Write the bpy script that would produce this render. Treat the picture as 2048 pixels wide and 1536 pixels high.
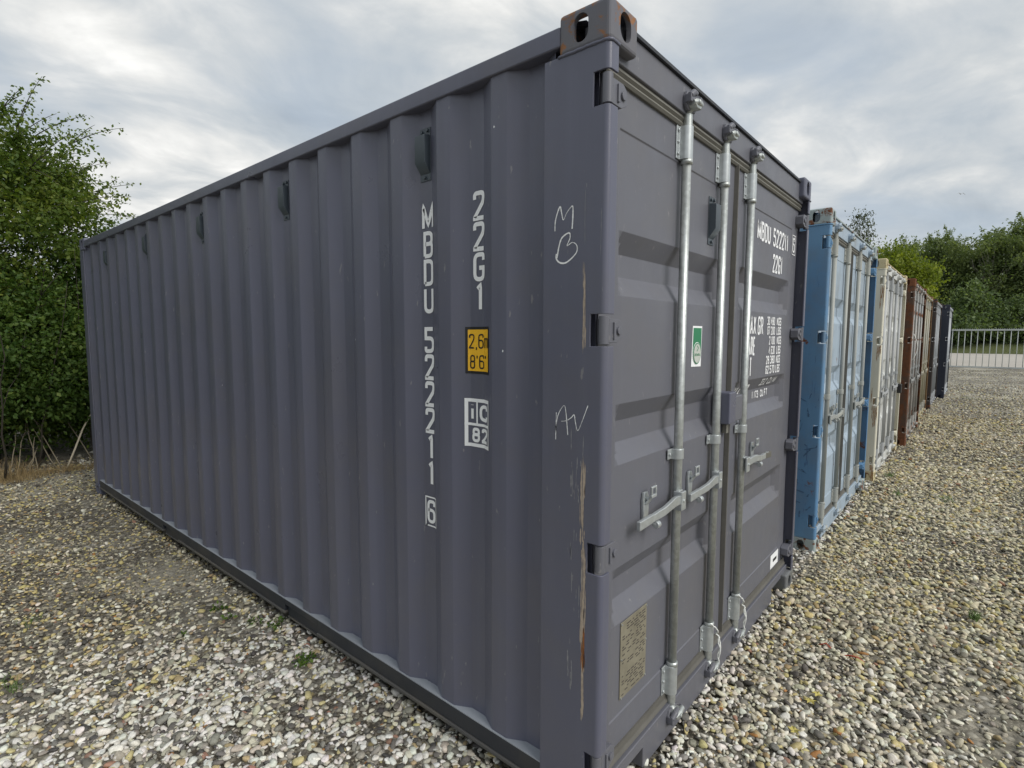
import bpy, bmesh, math, random
import numpy as np
from mathutils import Vector, Matrix
from mathutils import noise as mnoise

for o in list(bpy.data.objects):
    bpy.data.objects.remove(o, do_unlink=True)
scene = bpy.context.scene
COL = scene.collection
R = math.radians

# ------------------------------------------------------------------ camera
cam_d = bpy.data.cameras.new('camera'); cam = bpy.data.objects.new('camera', cam_d); COL.objects.link(cam)
CAM = Vector((-1.396, -0.8295, 1.635)); YAW = 0.7058; PITCH = -0.0874; ROLL = 0.0021
fwd = Vector((math.cos(PITCH) * math.cos(YAW), math.cos(PITCH) * math.sin(YAW), math.sin(PITCH)))
cam.matrix_world = Matrix.Translation(CAM) @ (fwd.to_track_quat('-Z', 'Y').to_matrix().to_4x4()) @ Matrix.Rotation(ROLL, 4, 'Z')
cam_d.sensor_width = 36.0; cam_d.lens = 36.0 * 1084.54 / 2048.0
cam_d.clip_start = 0.05; cam_d.clip_end = 2000
scene.camera = cam
scene.render.resolution_x = 1024; scene.render.resolution_y = 768

# ------------------------------------------------------------------ world: cloudy daylight sky
SUN_AZ = R(-90); SUN_EL = R(41)
world = bpy.data.worlds.new('World'); scene.world = world; world.use_nodes = True
wn = world.node_tree; wn.nodes.clear()
def N(tree, kind, **kw):
    n = tree.nodes.new(kind)
    for k, v in kw.items():
        if k.startswith('i_'):
            key = k[2:]
            n.inputs[int(key) if key.isdigit() else key.replace('_', ' ')].default_value = v
        else:
            setattr(n, k, v)
    return n
def link(tree, a, b): tree.links.new(a, b)
def mathn(tree, op, a, b=None, clamp=False):
    n = tree.nodes.new('ShaderNodeMath'); n.operation = op; n.use_clamp = clamp
    for i, v in enumerate((a, b)):
        if v is None: continue
        if isinstance(v, (int, float)): n.inputs[i].default_value = v
        else: tree.links.new(v, n.inputs[i])
    return n.outputs[0]
def ramp(tree, src, stops, interp='LINEAR'):
    n = tree.nodes.new('ShaderNodeValToRGB'); cr = n.color_ramp; cr.interpolation = interp
    while len(cr.elements) > 1: cr.elements.remove(cr.elements[-1])
    for i, (p, c) in enumerate(stops):
        e = cr.elements[0] if i == 0 else cr.elements.new(p)
        e.position = p
        c = (c, c, c) if isinstance(c, (int, float)) else c
        e.color = (*c, 1)
    tree.links.new(src, n.inputs[0]); return n.outputs[0]
def mixc(tree, f, a, b, mode='MIX'):
    n = tree.nodes.new('ShaderNodeMix'); n.data_type = 'RGBA'; n.blend_type = mode
    for sock, v in ((n.inputs[0], f), (n.inputs[6], a), (n.inputs[7], b)):
        if isinstance(v, (int, float)): sock.default_value = v
        elif isinstance(v, tuple): sock.default_value = (*v, 1)
        else: tree.links.new(v, sock)
    return n.outputs[2]

sky = N(wn, 'ShaderNodeTexSky'); sky.sky_type = 'NISHITA'; sky.sun_disc = False
sky.sun_elevation = SUN_EL; sky.sun_rotation = math.pi / 2 - SUN_AZ
sky.air_density = 1.0; sky.dust_density = 2.0; sky.ozone_density = 1.0
tc = N(wn, 'ShaderNodeTexCoord')
sep = N(wn, 'ShaderNodeSeparateXYZ'); link(wn, tc.outputs['Generated'], sep.inputs[0])
zz = mathn(wn, 'ADD', mathn(wn, 'MAXIMUM', sep.outputs[2], 0.0), 0.16)
cx = mathn(wn, 'DIVIDE', sep.outputs[0], zz); cy = mathn(wn, 'DIVIDE', sep.outputs[1], zz)
comb = N(wn, 'ShaderNodeCombineXYZ'); link(wn, cx, comb.inputs[0]); link(wn, cy, comb.inputs[1])
mp1 = N(wn, 'ShaderNodeMapping'); link(wn, comb.outputs[0], mp1.inputs[0])
mp1.inputs['Rotation'].default_value = (0, 0, R(35)); mp1.inputs['Scale'].default_value = (0.85, 1.05, 1); mp1.inputs['Location'].default_value = (3.7, 1.2, 0)
n1 = N(wn, 'ShaderNodeTexNoise', i_Scale=1.2, i_Detail=8.0, i_Roughness=0.53, i_Distortion=0.3); link(wn, mp1.outputs[0], n1.inputs['Vector'])
mp2 = N(wn, 'ShaderNodeMapping'); link(wn, comb.outputs[0], mp2.inputs[0])
mp2.inputs['Rotation'].default_value = (0, 0, R(62)); mp2.inputs['Scale'].default_value = (0.95, 1.35, 1); mp2.inputs['Location'].default_value = (0.4, 7.2, 2)
n2 = N(wn, 'ShaderNodeTexNoise', i_Scale=2.2, i_Detail=8.0, i_Roughness=0.56, i_Distortion=0.5); link(wn, mp2.outputs[0], n2.inputs['Vector'])
cover = ramp(wn, n1.outputs[0], [(0.30, 0.35), (0.46, 0.85), (0.60, 1.0)])
tone = mathn(wn, 'ADD', mathn(wn, 'MULTIPLY', n1.outputs[0], 0.55), mathn(wn, 'MULTIPLY', n2.outputs[0], 0.45))
cloudc = ramp(wn, tone, [(0.34, (3.2, 3.6, 4.0)), (0.45, (4.2, 4.6, 4.95)), (0.52, (5.1, 5.35, 5.5)), (0.59, (6.6, 6.65, 6.55)), (0.70, (9.6, 9.5, 9.2))])
bluec = mixc(wn, 0.75, sky.outputs[0], (4.3, 4.95, 5.7))
skyc = mixc(wn, cover, bluec, cloudc)
bg = N(wn, 'ShaderNodeBackground'); bg.inputs[1].default_value = 0.078
link(wn, skyc, bg.inputs[0])
wo = N(wn, 'ShaderNodeOutputWorld'); link(wn, bg.outputs[0], wo.inputs[0])

# ------------------------------------------------------------------ sun behind the clouds
sd = bpy.data.lights.new('sun', 'SUN'); sd.energy = 1.5; sd.angle = R(34); sd.color = (1.0, 0.965, 0.91)
sun = bpy.data.objects.new('sun', sd); COL.objects.link(sun)
sdir = Vector((math.cos(SUN_EL) * math.cos(SUN_AZ), math.cos(SUN_EL) * math.sin(SUN_AZ), math.sin(SUN_EL)))
sun.rotation_euler = sdir.to_track_quat('Z', 'Y').to_euler(); sun.location = (0, 0, 30)
vs = scene.view_settings; vs.view_transform = 'Standard'; vs.look = 'None'; vs.exposure = 0.70; vs.gamma = 1.0; vs.use_curve_mapping = False

# ------------------------------------------------------------------ helpers
def tag(o, label=None, cat=None, group=None, kind=None):
    if label: o['label'] = label
    if cat: o['category'] = cat
    if group: o['group'] = group
    if kind: o['kind'] = kind
    return o
def empty(name, loc=(0, 0, 0), rz=0.0):
    o = bpy.data.objects.new(name, None); COL.objects.link(o); o.location = loc; o.rotation_euler = (0, 0, rz)
    o.empty_display_size = 0.2
    return o
class MB:
    def __init__(s): s.v = []; s.f = []
    def box(s, x0, x1, y0, y1, z0, z1):
        b = len(s.v)
        s.v += [(x0, y0, z0), (x1, y0, z0), (x1, y1, z0), (x0, y1, z0), (x0, y0, z1), (x1, y0, z1), (x1, y1, z1), (x0, y1, z1)]
        s.f += [tuple(b + i for i in q) for q in ((0, 3, 2, 1), (4, 5, 6, 7), (0, 1, 5, 4), (1, 2, 6, 5), (2, 3, 7, 6), (3, 0, 4, 7))]
        return s
    def obox(s, p0, p1, w, t, up=(0, 0, 1)):
        """bar from p0 to p1, width w along up, thickness t sideways"""
        p0 = Vector(p0); p1 = Vector(p1); d = (p1 - p0).normalized(); up = Vector(up)
        sd = d.cross(up)
        if sd.length < 1e-5: sd = d.cross(Vector((1, 0, 0)))
        sd.normalize(); u = sd.cross(d).normalized(); b = len(s.v)
        for p in (p0, p1):
            for a, c in ((-1, -1), (1, -1), (1, 1), (-1, 1)):
                s.v.append(tuple(p + sd * a * t / 2 + u * c * w / 2))
        s.f += [tuple(b + i for i in q) for q in ((0, 1, 2, 3), (7, 6, 5, 4), (0, 4, 5, 1), (1, 5, 6, 2), (2, 6, 7, 3), (3, 7, 4, 0))]
        return s
    def tube(s, pts, radii, n=10, cap=True):
        pts = [Vector(p) for p in pts]
        if isinstance(radii, (int, float)): radii = [radii] * len(pts)
        rings = []; prev = None
        for i, p in enumerate(pts):
            d = (pts[min(i + 1, len(pts) - 1)] - pts[max(i - 1, 0)])
            d = d.normalized() if d.length > 1e-9 else Vector((0, 0, 1))
            a = prev if prev is not None else (Vector((1, 0, 0)) if abs(d.x) < 0.9 else Vector((0, 1, 0)))
            u = (a - d * a.dot(d)); u = u.normalized() if u.length > 1e-6 else d.orthogonal().normalized()
            prev = u; w = d.cross(u)
            b = len(s.v)
            for k in range(n):
                t = 2 * math.pi * k / n
                s.v.append(tuple(p + (u * math.cos(t) + w * math.sin(t)) * radii[i]))
            rings.append(b)
        for i in range(len(rings) - 1):
            for k in range(n):
                k2 = (k + 1) % n
                s.f.append((rings[i] + k, rings[i] + k2, rings[i + 1] + k2, rings[i + 1] + k))
        if cap:
            s.f.append(tuple(rings[0] + k for k in reversed(range(n)))); s.f.append(tuple(rings[-1] + k for k in range(n)))
        return s
    def prism(s, outline, a0, a1, axis):
        """outline: 2D points; axis 'x': (y,z) extruded in x, 'y': (x,z), 'z': (x,y)"""
        b = len(s.v); n = len(outline)
        for a in (a0, a1):
            for p, q in outline:
                s.v.append({'x': (a, p, q), 'y': (p, a, q), 'z': (p, q, a)}[axis])
        s.f.append(tuple(b + i for i in reversed(range(n)))); s.f.append(tuple(b + n + i for i in range(n)))
        for i in range(n):
            j = (i + 1) % n
            s.f.append((b + i, b + j, b + n + j, b + n + i))
        return s
    def mesh(s, name='mesh', mats=(), smooth=False, recalc=True):
        m = bpy.data.meshes.new(name); m.from_pydata(s.v, [], s.f)
        if recalc:
            bm = bmesh.new(); bm.from_mesh(m); bmesh.ops.recalc_face_normals(bm, faces=bm.faces); bm.to_mesh(m); bm.free()
        if smooth: m.polygons.foreach_set('use_smooth', [True] * len(m.polygons))
        for t in (mats if isinstance(mats, (list, tuple)) else [mats]): m.materials.append(t)
        m.update(); return m
    def build(s, name, mat, parent=None, smooth=False, bevel=0.0, seg=2, angle=None, recalc=True):
        return obj(name, s.mesh(name, mat, smooth, recalc), parent, bevel, seg, angle)
def obj(name, mesh, parent=None, bevel=0.0, seg=2, angle=None):
    o = bpy.data.objects.new(name, mesh); COL.objects.link(o)
    if parent is not None: o.parent = parent
    if bevel:
        md = o.modifiers.new('bevel', 'BEVEL'); md.width = bevel; md.segments = seg; md.limit_method = 'ANGLE'; md.angle_limit = R(angle or 28)
        md.harden_normals = False
        mesh.polygons.foreach_set('use_smooth', [True] * len(mesh.polygons))
        md2 = o.modifiers.new('wn', 'WEIGHTED_NORMAL'); md2.keep_sharp = True
    return o
def ss(a, b, x):
    t = min(1, max(0, (x - a) / (b - a))); return t * t * (3 - 2 * t)

# ------------------------------------------------------------------ materials
def new_mat(name):
    m = bpy.data.materials.new(name); m.use_nodes = True; t = m.node_tree
    b = t.nodes['Principled BSDF']; return m, t, b
def objco(t, scale=(1, 1, 1), loc=(0, 0, 0)):
    c = N(t, 'ShaderNodeTexCoord'); mp = N(t, 'ShaderNodeMapping'); link(t, c.outputs['Object'], mp.inputs[0])
    mp.inputs['Scale'].default_value = scale; mp.inputs['Location'].default_value = loc
    return mp.outputs[0]
def noise(t, vec, scale, detail=5, rough=0.55, dist=0.0):
    n = N(t, 'ShaderNodeTexNoise', i_Scale=scale, i_Detail=float(detail), i_Roughness=rough, i_Distortion=dist); link(t, vec, n.inputs['Vector']); return n.outputs[0]
def bump(t, b, h, strength, dist=0.002):
    n = N(t, 'ShaderNodeBump'); n.inputs['Strength'].default_value = strength; n.inputs['Distance'].default_value = dist
    link(t, h, n.inputs['Height']); link(t, n.outputs[0], b.inputs['Normal'])
RUST = (0.15, 0.056, 0.024)
def paint(name, base, alt=None, alt_amt=0.3, rust=0.0, rough=0.42, streak=0.2, dirt=(0.16, 0.15, 0.12), dirt_amt=0.0, seed=0.0, speck=0.0, scratch=None, scratch_amt=0.0, peel=0.35, rustc=RUST, rscale=5.0):
    m, t, b = new_mat(name)
    v = objco(t, loc=(seed, seed * 1.7, seed * .6))
    big = noise(t, v, 1.6, 4)
    alt = alt or tuple(c * 0.82 for c in base)
    c = mixc(t, ramp(t, big, [(0.38, 0.0), (0.66, alt_amt)]), base, alt)
    if streak:
        vs_ = objco(t, scale=(14, 14, 0.55), loc=(seed, 3, 1))
        st = noise(t, vs_, 1.6, 5)
        c = mixc(t, ramp(t, st, [(0.50, 0.0), (0.75, streak)]), c, tuple(x * 1.22 + 0.012 for x in base))
    if dirt_amt:
        dn = noise(t, v, 3.2, 8, 0.65)
        c = mixc(t, ramp(t, dn, [(0.48, 0.0), (0.7, dirt_amt)]), c, dirt)
    if scratch:
        vs2 = objco(t, scale=(26, 26, 3.0), loc=(seed + 4, 3, 5))
        sn = noise(t, vs2, 1.5, 6, 0.7, 0.8)
        c = mixc(t, ramp(t, sn, [(0.62, 0.0), (0.66, scratch_amt)]), c, scratch)
    if speck:
        sk = noise(t, objco(t, scale=(1, 1, .35), loc=(seed, 1, 2)), 46, 3, .5)
        c = mixc(t, ramp(t, sk, [(0.70, 0.0), (0.74, speck)]), c, (.30, .29, .28))
    rr = None
    if rust > 0:
        rn = noise(t, v, rscale, 9, 0.68, 0.4)
        rm = ramp(t, rn, [(0.72 - rust * 0.42, 0.0), (0.77 - rust * 0.42, 1.0)])
        rc = mixc(t, noise(t, v, 22, 6), tuple(x * 0.45 for x in rustc), tuple(min(1, x * 1.6) for x in rustc))
        c = mixc(t, rm, c, rc); rr = rm
    link(t, c, b.inputs['Base Color'])
    rg = ramp(t, noise(t, v, 5, 5), [(0.3, rough - 0.05), (0.7, rough + 0.1)])
    if rr is not None: rg = mixc(t, rr, rg, (0.9, 0.9, 0.9))
    link(t, rg, b.inputs['Roughness'])
    h = mathn(t, 'ADD', noise(t, v, 380, 2), mathn(t, 'MULTIPLY', noise(t, v, 9, 3), 1.6))
    bump(t, b, h, peel, 0.0012)
    return m
def plain(name, col, rough=0.5, metal=0.0, var=0.12, scale=30):
    m, t, b = new_mat(name)
    v = objco(t); n = noise(t, v, scale, 5)
    c = mixc(t, n, tuple(x * (1 - var) for x in col), tuple(min(1, x * (1 + var)) for x in col))
    link(t, c, b.inputs['Base Color']); b.inputs['Roughness'].default_value = rough; b.inputs['Metallic'].default_value = metal
    return m
G = (0.112, 0.1175, 0.163)
M_GREY = paint('anthracite_paint', G, alt=(0.108, 0.111, 0.150), alt_amt=0.8, streak=0.24, speck=.5, dirt=(.132, .13, .145), dirt_amt=.35, rough=0.32, seed=2, peel=0.30)
M_GDOOR = paint('anthracite_door_paint', (0.131, 0.134, 0.158), alt=(0.123, 0.124, 0.143), alt_amt=0.8, streak=0.22, speck=.45, dirt=(.155, .15, .15), dirt_amt=.35, rough=0.42, seed=5, peel=0.22)
M_UNDER = paint('underseal_black', (0.022, 0.026, 0.036), alt=(0.034, 0.036, 0.040), alt_amt=0.5, streak=0.0, rough=0.5, seed=1, dirt=(0.11, 0.1, 0.075), dirt_amt=0.22)
M_LIP = paint('dirty_lip', (.075, .075, .075), alt=(.11, .10, .085), alt_amt=.9, rough=.7, seed=13, dirt=(.16, .14, .10), dirt_amt=.5, streak=0)
M_FLANGE = paint('dusty_skylit_flange', (.34, .365, .40), alt=(.25, .27, .30), alt_amt=.8, rough=.6, seed=6, streak=.1)  # pale dust, plus sky light on the top face put into the colour
M_CASTR = paint('rusty_grey_casting', (.125, .13, .158), alt=(.17, .155, .14), alt_amt=.4, rust=0.47, rough=0.6, seed=3.3, streak=0.3, rustc=(0.25, 0.12, 0.055), rscale=11)
M_CAST = paint('grey_casting', G, rust=0.05, rough=0.5, seed=7)
M_ALGAE = paint('algae_grey_casting', (0.14, 0.145, 0.15), dirt=(0.17, 0.17, 0.06), dirt_amt=0.9, rough=0.7, seed=9)
M_GALV, _t, _b = new_mat('galvanised_steel')
_v = objco(_t); _vo = N(_t, 'ShaderNodeTexVoronoi', i_Scale=70.0); link(_t, _v, _vo.inputs['Vector'])
_sp = N(_t, 'ShaderNodeSeparateColor'); link(_t, _vo.outputs['Color'], _sp.inputs[0])
link(_t, mixc(_t, mathn(_t, 'ADD', mathn(_t, 'MULTIPLY', _sp.outputs[0], .4), mathn(_t, 'MULTIPLY', noise(_t, objco(_t, scale=(8, 8, 1)), 3, 5), .6)), (0.36, 0.38, 0.36), (0.66, 0.69, 0.68)), _b.inputs['Base Color'])
_b.inputs['Metallic'].default_value = 0.7
link(_t, ramp(_t, noise(_t, _v, 16, 4), [(0.3, 0.32), (0.7, 0.5)]), _b.inputs['Roughness'])
M_ZINC = plain('zinc_plate', (.50, .53, .535), .36, .55, var=.28, scale=42)
M_GALV_O = paint('old_galvanised', (0.40, 0.41, 0.39), alt=(0.30, 0.32, 0.33), alt_amt=0.7, rust=0.06, rough=0.55, seed=11)
M_RUBBER = plain('grey_rubber', (0.105, 0.10, 0.088), 0.75, var=0.3, scale=12)
M_RUBBERL = plain('weathered_rubber', (0.165, 0.16, 0.14), 0.7, var=0.3, scale=9)
M_WHITE = plain('white_vinyl', (0.90, 0.91, 0.92), 0.5, var=0.03)
M_CHALK = plain('chalk', (0.86, 0.87, 0.87), 0.8, var=0.15, scale=160)
M_YEL = plain('yellow_vinyl', (0.92, 0.52, 0.025), 0.4, var=0.05)
M_BLK = plain('black_vinyl', (0.012, 0.012, 0.013), 0.45)
M_GREEN = plain('green_vinyl', (0.012, 0.2, 0.082), 0.4, var=0.05)
M_SILV = plain('silver_vinyl', (0.52, 0.55, 0.5), 0.5, var=0.1)
M_VENT = plain('slate_plastic', (0.062, 0.079, 0.095), 0.42, var=0.1)
M_PLATE, _t, _b = new_mat('tarnished_plate')
_v = objco(_t)
link(_t, mixc(_t, noise(_t, _v, 16, 7, .65), (0.14, 0.125, 0.09), (0.40, 0.37, 0.28)), _b.inputs['Base Color'])
_b.inputs['Metallic'].default_value = .3; _b.inputs['Roughness'].default_value = .5
M_PLINK = plain('plate_ink', (0.06, 0.05, 0.045), 0.6)
M_BARE = plain('bare_scrape', (0.43, 0.35, 0.275), 0.65, var=0.45, scale=60)
M_BARER = plain('rusty_scrape', (0.30, 0.115, 0.035), 0.85, var=0.6, scale=70)
M_BAREW = plain('light_scuff', (0.27, 0.27, 0.28), 0.7, var=0.3, scale=60)
M_CORD = plain('white_cord', (0.74, 0.75, 0.72), 0.7)
M_RED = plain('red_cord', (0.38, 0.07, 0.035), 0.6)
M_DARKGAP = plain('dark_interior', (0.02, 0.02, 0.022), 0.9)

# ------------------------------------------------------------------ corner casting (hollow block with oval holes)
CX, CY, CZ = 0.162, 0.178, 0.118
def casting_mesh():
    def cube(x0, x1, y0, y1, z0, z1, bev=0.0):
        m = MB().box(x0, x1, y0, y1, z0, z1).mesh('tmp'); o = bpy.data.objects.new('tmp', m); COL.objects.link(o)
        if bev:
            md = o.modifiers.new('b', 'BEVEL'); md.width = bev; md.segments = 3
        return o
    def stad(w, h, n=8):
        pts = []
        r = min(w, h) / 2; dx, dy = w / 2 - r, h / 2 - r
        for q, (sx, sy) in enumerate(((1, 1), (-1, 1), (-1, -1), (1, -1))):
            for k in range(n + 1):
                a = math.pi / 2 * (q + k / n); pts.append((sx * dx + r * math.cos(a), sy * dy + r * math.sin(a)))
        return pts
    base = cube(0, CX, 0, CY, 0, CZ, 0.012)
    cut = [cube(0.016, CX - 0.010, 0.016, CY - 0.010, 0.012, CZ - 0.010)]
    def pr(pts, a0, a1, ax, off):
        pts = [(p + off[0], q + off[1]) for p, q in pts]
        m = MB().prism(pts, a0, a1, ax).mesh('tmp'); o = bpy.data.objects.new('tmp', m); COL.objects.link(o); return o
    cut.append(pr(stad(0.052, 0.080), -0.02, 0.06, 'x', (0.100, 0.060)))      # hole in the long side
    cut.append(pr(stad(0.064, 0.082), -0.02, 0.06, 'y', (0.086, 0.060)))      # hole in the end
    cut.append(pr(stad(0.088, 0.126), CZ - 0.06, CZ + 0.02, 'z', (0.084, 0.102)))   # hole in the top
    for c in cut:
        md = base.modifiers.new('c', 'BOOLEAN'); md.object = c; md.operation = 'DIFFERENCE'; md.solver = 'EXACT'
    dg = bpy.context.evaluated_depsgraph_get(); me = bpy.data.meshes.new_from_object(base.evaluated_get(dg))
    for o in [base] + cut: bpy.data.objects.remove(o, do_unlink=True)
    return me
_cm = casting_mesh()
_cv = np.zeros(len(_cm.vertices) * 3); _cm.vertices.foreach_get('co', _cv); _cv = _cv.reshape(-1, 3)
_cf = [tuple(p.vertices) for p in _cm.polygons]
def casting(mx, my, mz):
    """mirrored copy placed at the container's corner"""
    v = _cv.copy(); v[:, 2] += 2.591 - CZ
    if mx: v[:, 0] = 2.438 - v[:, 0]
    if my: v[:, 1] = 6.058 - v[:, 1]
    if mz: v[:, 2] = 2.591 - v[:, 2]
    f = _cf if (mx + my + mz) % 2 == 0 else [tuple(reversed(q)) for q in _cf]
    m = bpy.data.meshes.new('corner_casting'); m.from_pydata(v.tolist(), [], f)
    return m

# ------------------------------------------------------------------ long-side corrugation
OUT, INN = 0.010, 0.046
Y_A = 0.464                      # near end of a recess; the flat before it is outermost
PITCH_Y = 0.276
def prof(y):
    """x of the side sheet at y"""
    u = (y - Y_A) % PITCH_Y
    if u < 0.068: return OUT + (INN - OUT) * u / 0.068
    if u < 0.138: return INN
    if u < 0.206: return INN - (INN - OUT) * (u - 0.138) / 0.068
    return OUT
def prof_breaks(y0, y1):
    ys = [y0, y1]; k = -3
    while Y_A + k * PITCH_Y < y1:
        for d in (0, 0.068, 0.138, 0.206):
            y = Y_A + k * PITCH_Y + d
            if y0 < y < y1: ys.append(y)
        k += 1
    return sorted(ys)
def side_sheet(mirror):
    ys = prof_breaks(0.20, 5.92); mb = MB()
    fine = []
    for i, y in enumerate(ys):            # rounded folds
        if 0 < i < len(ys) - 1: fine += [y - 0.0035, y, y + 0.0035]
        else: fine.append(y)
    def px(y):
        return (prof(y - 0.0035) + prof(y + 0.0035) + 2 * prof(y)) / 4 if 0.21 < y < 5.91 else prof(y)
    zs = [0.15, 0.6, 1.2, 1.8, 2.51]
    for y in fine:
        for z in zs: mb.v.append(((2.438 - px(y)) if mirror else px(y), y, z))
    n = len(zs)
    for i in range(len(fine) - 1):
        for k in range(n - 1):
            q = (i * n + k, (i + 1) * n + k, (i + 1) * n + k + 1, i * n + k + 1)
            mb.f.append(q if mirror else tuple(reversed(q)))
    return mb.mesh('side_panel', [], smooth=True, recalc=False)

HINGE_Z = (2.345, 1.653, 0.948, 0.255)
def post_front(mirror):
    sec = [(0.0, 0.231), (0.0, 0.14), (0.0, 0.054), (0.0, 0.017)] + [(0.017 - 0.017 * math.cos(a * math.pi / 10), 0.017 - 0.017 * math.sin(a * math.pi / 10)) for a in range(1, 5)] + [(0.017, 0.0), (0.05, 0.0)]
    zs = [0.118]
    for hz in sorted(HINGE_Z): zs += [hz - 0.047, hz + 0.049]
    zs.append(2.473); mb = MB(); T = 0.008; n = len(zs)
    def inner(i):
        x, y = sec[i]
        if y > 0.018: return (x + T, y)
        if x > 0.018: return (x, y + T)
        k = (0.017 - T) / 0.017; return (0.017 + (x - 0.017) * k, 0.017 + (y - 0.017) * k)
    for i in range(len(sec)):
        for q in (sec[i], inner(i)):
            for z in zs: mb.v.append(((2.438 - q[0]) if mirror else q[0], q[1], z))
    def vid(i, side, k): return (i * 2 + side) * n + k
    def solid(i, k): return not (k % 2 == 1 and i >= 2)
    for i in range(len(sec) - 1):
        for k in range(n - 1):
            if not solid(i, k): continue
            for sd_ in (0, 1): mb.f.append((vid(i, sd_, k), vid(i + 1, sd_, k), vid(i + 1, sd_, k + 1), vid(i, sd_, k + 1)))
            if k == 0 or not solid(i, k - 1): mb.f.append((vid(i, 0, k), vid(i + 1, 0, k), vid(i + 1, 1, k), vid(i, 1, k)))
            if k == n - 2 or not solid(i, k + 1): mb.f.append((vid(i, 0, k + 1), vid(i + 1, 0, k + 1), vid(i + 1, 1, k + 1), vid(i, 1, k + 1)))
            if i == 0: mb.f.append((vid(0, 0, k), vid(0, 1, k), vid(0, 1, k + 1), vid(0, 0, k + 1)))
            if i == len(sec) - 2 or not solid(i + 1, k): mb.f.append((vid(i + 1, 0, k), vid(i + 1, 1, k), vid(i + 1, 1, k + 1), vid(i + 1, 0, k + 1)))
    mb.box(*((2.3885, 2.392) if mirror else (0.046, 0.0495)), 0.062, 0.229, 0.12, 2.47)
    mb.box(*((2.3925, 2.4295) if mirror else (0.0085, 0.0455)), 0.222, 0.229, 0.12, 2.47)
    m = mb.mesh('corner_post')
    return m
def weld_mesh(mirror):
    rnd = random.Random(3); pts = []
    for i in range(17): pts.append((0.0, 0.178 - i * 0.010, 2.472 + rnd.uniform(-.001, .001)))
    pts += [(0.004, 0.006, 2.472), (0.012, 0.0, 2.472)]
    for i in range(6): pts.append((0.016 + i * 0.007, 0.0, 2.472 + rnd.uniform(-.001, .001)))
    pts = [(2.438 - x if mirror else x, y, z) for x, y, z in pts]
    return MB().tube(pts, [0.0045 + rnd.uniform(0, .0012) for _ in pts], 6).mesh('weld_seam', [], True)

FORK = ((1.69, 2.035), (3.68, 4.016))
def bottom_rail(mirror):
    mb = MB(); segs = [(0.178, FORK[0][0]), (FORK[0][1], FORK[1][0]), (FORK[1][1], 5.88)]
    X = (lambda a, b: (2.438 - b, 2.438 - a)) if mirror else (lambda a, b: (a, b))
    for a, b in segs:
        mb.box(*X(0.004, 0.050), a, b, 0.098, 0.166)
    for a, b in FORK:
        mb.box(*X(0.004, 0.050), a, b, 0.136, 0.166)
        mb.box(*X(0.022, 0.050), a, b, 0.066, 0.1355)
    return mb.mesh('bottom_rail')
def rail_lip(mirror):
    mb = MB()
    for a, b in [(0.178, FORK[0][0]), (FORK[0][1], FORK[1][0]), (FORK[1][1], 5.88)]:
        mb.box(*((2.388, 2.440) if mirror else (-0.002, 0.050)), a, b, 0.082, 0.0975)
    for a, b in FORK: mb.box(*((2.388, 2.420) if mirror else (0.018, 0.050)), a, b, 0.054, 0.0655)
    return mb.mesh('rail_lip')
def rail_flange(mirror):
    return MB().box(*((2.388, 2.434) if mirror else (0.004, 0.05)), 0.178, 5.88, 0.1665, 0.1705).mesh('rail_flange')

# door leaf: relief grid
CORR = ((1.975, 1.768), (1.412, 1.205), (0.846, 0.640))
DY = 0.055
def door_depth_fn(x0, x1):
    fl, fr = x0 + 0.108, x1 - 0.135
    if x0 > 1: fl, fr = x0 + 0.100, x1 - 0.135
    ft, fb = 2.282, 0.305
    D = 0.040
    def dep(x, z):
        d = 0.0
        if fl - 1e-6 <= x <= fr + 1e-6 and fb <= z <= ft: d = 0.004
        for a, b in CORR:
            if b <= z <= a:
                k = min((a - z) / 0.066, (z - b) / 0.066, 1.0)
                e = 1.0
                e = min(e, (x - (fl + 0.008)) / 0.05, ((fr - 0.008) - x) / 0.05); e = max(0, e)
                d = max(d, 0.004 + D * min(k, e))
        return d
    return dep, fl, fr, ft, fb
def door_leaf(x0, x1):
    dep, fl, fr, ft, fb = door_depth_fn(x0, x1)
    xs = sorted({x0, fl - 0.004, fl, fl + 0.008, fl + 0.033, fl + 0.058, (fl + fr) / 2, fr - 0.058, fr - 0.033, fr - 0.008, fr, fr + 0.004, x1})
    zs = {0.192, fb - 0.004, fb, ft, ft + 0.004, 2.42}
    for a, b in CORR: zs |= {a, a - 0.033, a - 0.066, b + 0.066, b + 0.033, b}
    zs = sorted(zs); mb = MB(); nz = len(zs)
    for x in xs:
        for z in zs:
            d = dep(x, z)
            mb.v.append((x, DY + d, z))
    for i in range(len(xs) - 1):
        for k in range(nz - 1):
            mb.f.append((i * nz + k, (i + 1) * nz + k, (i + 1) * nz + k + 1, i * nz + k + 1))
    # edges and back
    b = len(mb.v); ring = [(i, 0) for i in range(len(xs))] + [(len(xs) - 1, k) for k in range(1, nz)] + [(i, nz - 1) for i in range(len(xs) - 2, -1, -1)] + [(0, k) for k in range(nz - 2, 0, -1)]
    for i, k in ring: mb.v.append((xs[i], 0.125, zs[k]))
    for q in range(len(ring)):
        q2 = (q + 1) % len(ring); i, k = ring[q]; i2, k2 = ring[q2]
        mb.f.append((i * nz + k, b + q, b + q2, i2 * nz + k2))
    mb.f.append(tuple(b + q for q in range(len(ring))))
    return mb.mesh('door')
LX = (0.056, 1.211); RX = (1.229, 2.382)

def sill_mesh():
    o = [(0.052, 0.152), (0.052, 0.118), (0.20, 0.118), (0.20, 0.104), (0.37, 0.104), (0.37, 0.022), (2.05, 0.022), (2.05, 0.104), (2.25, 0.104), (2.25, 0.118), (2.386, 0.118), (2.386, 0.152)]
    return MB().prism(o, 0.028, 0.11, 'y').mesh('door_sill')

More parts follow.
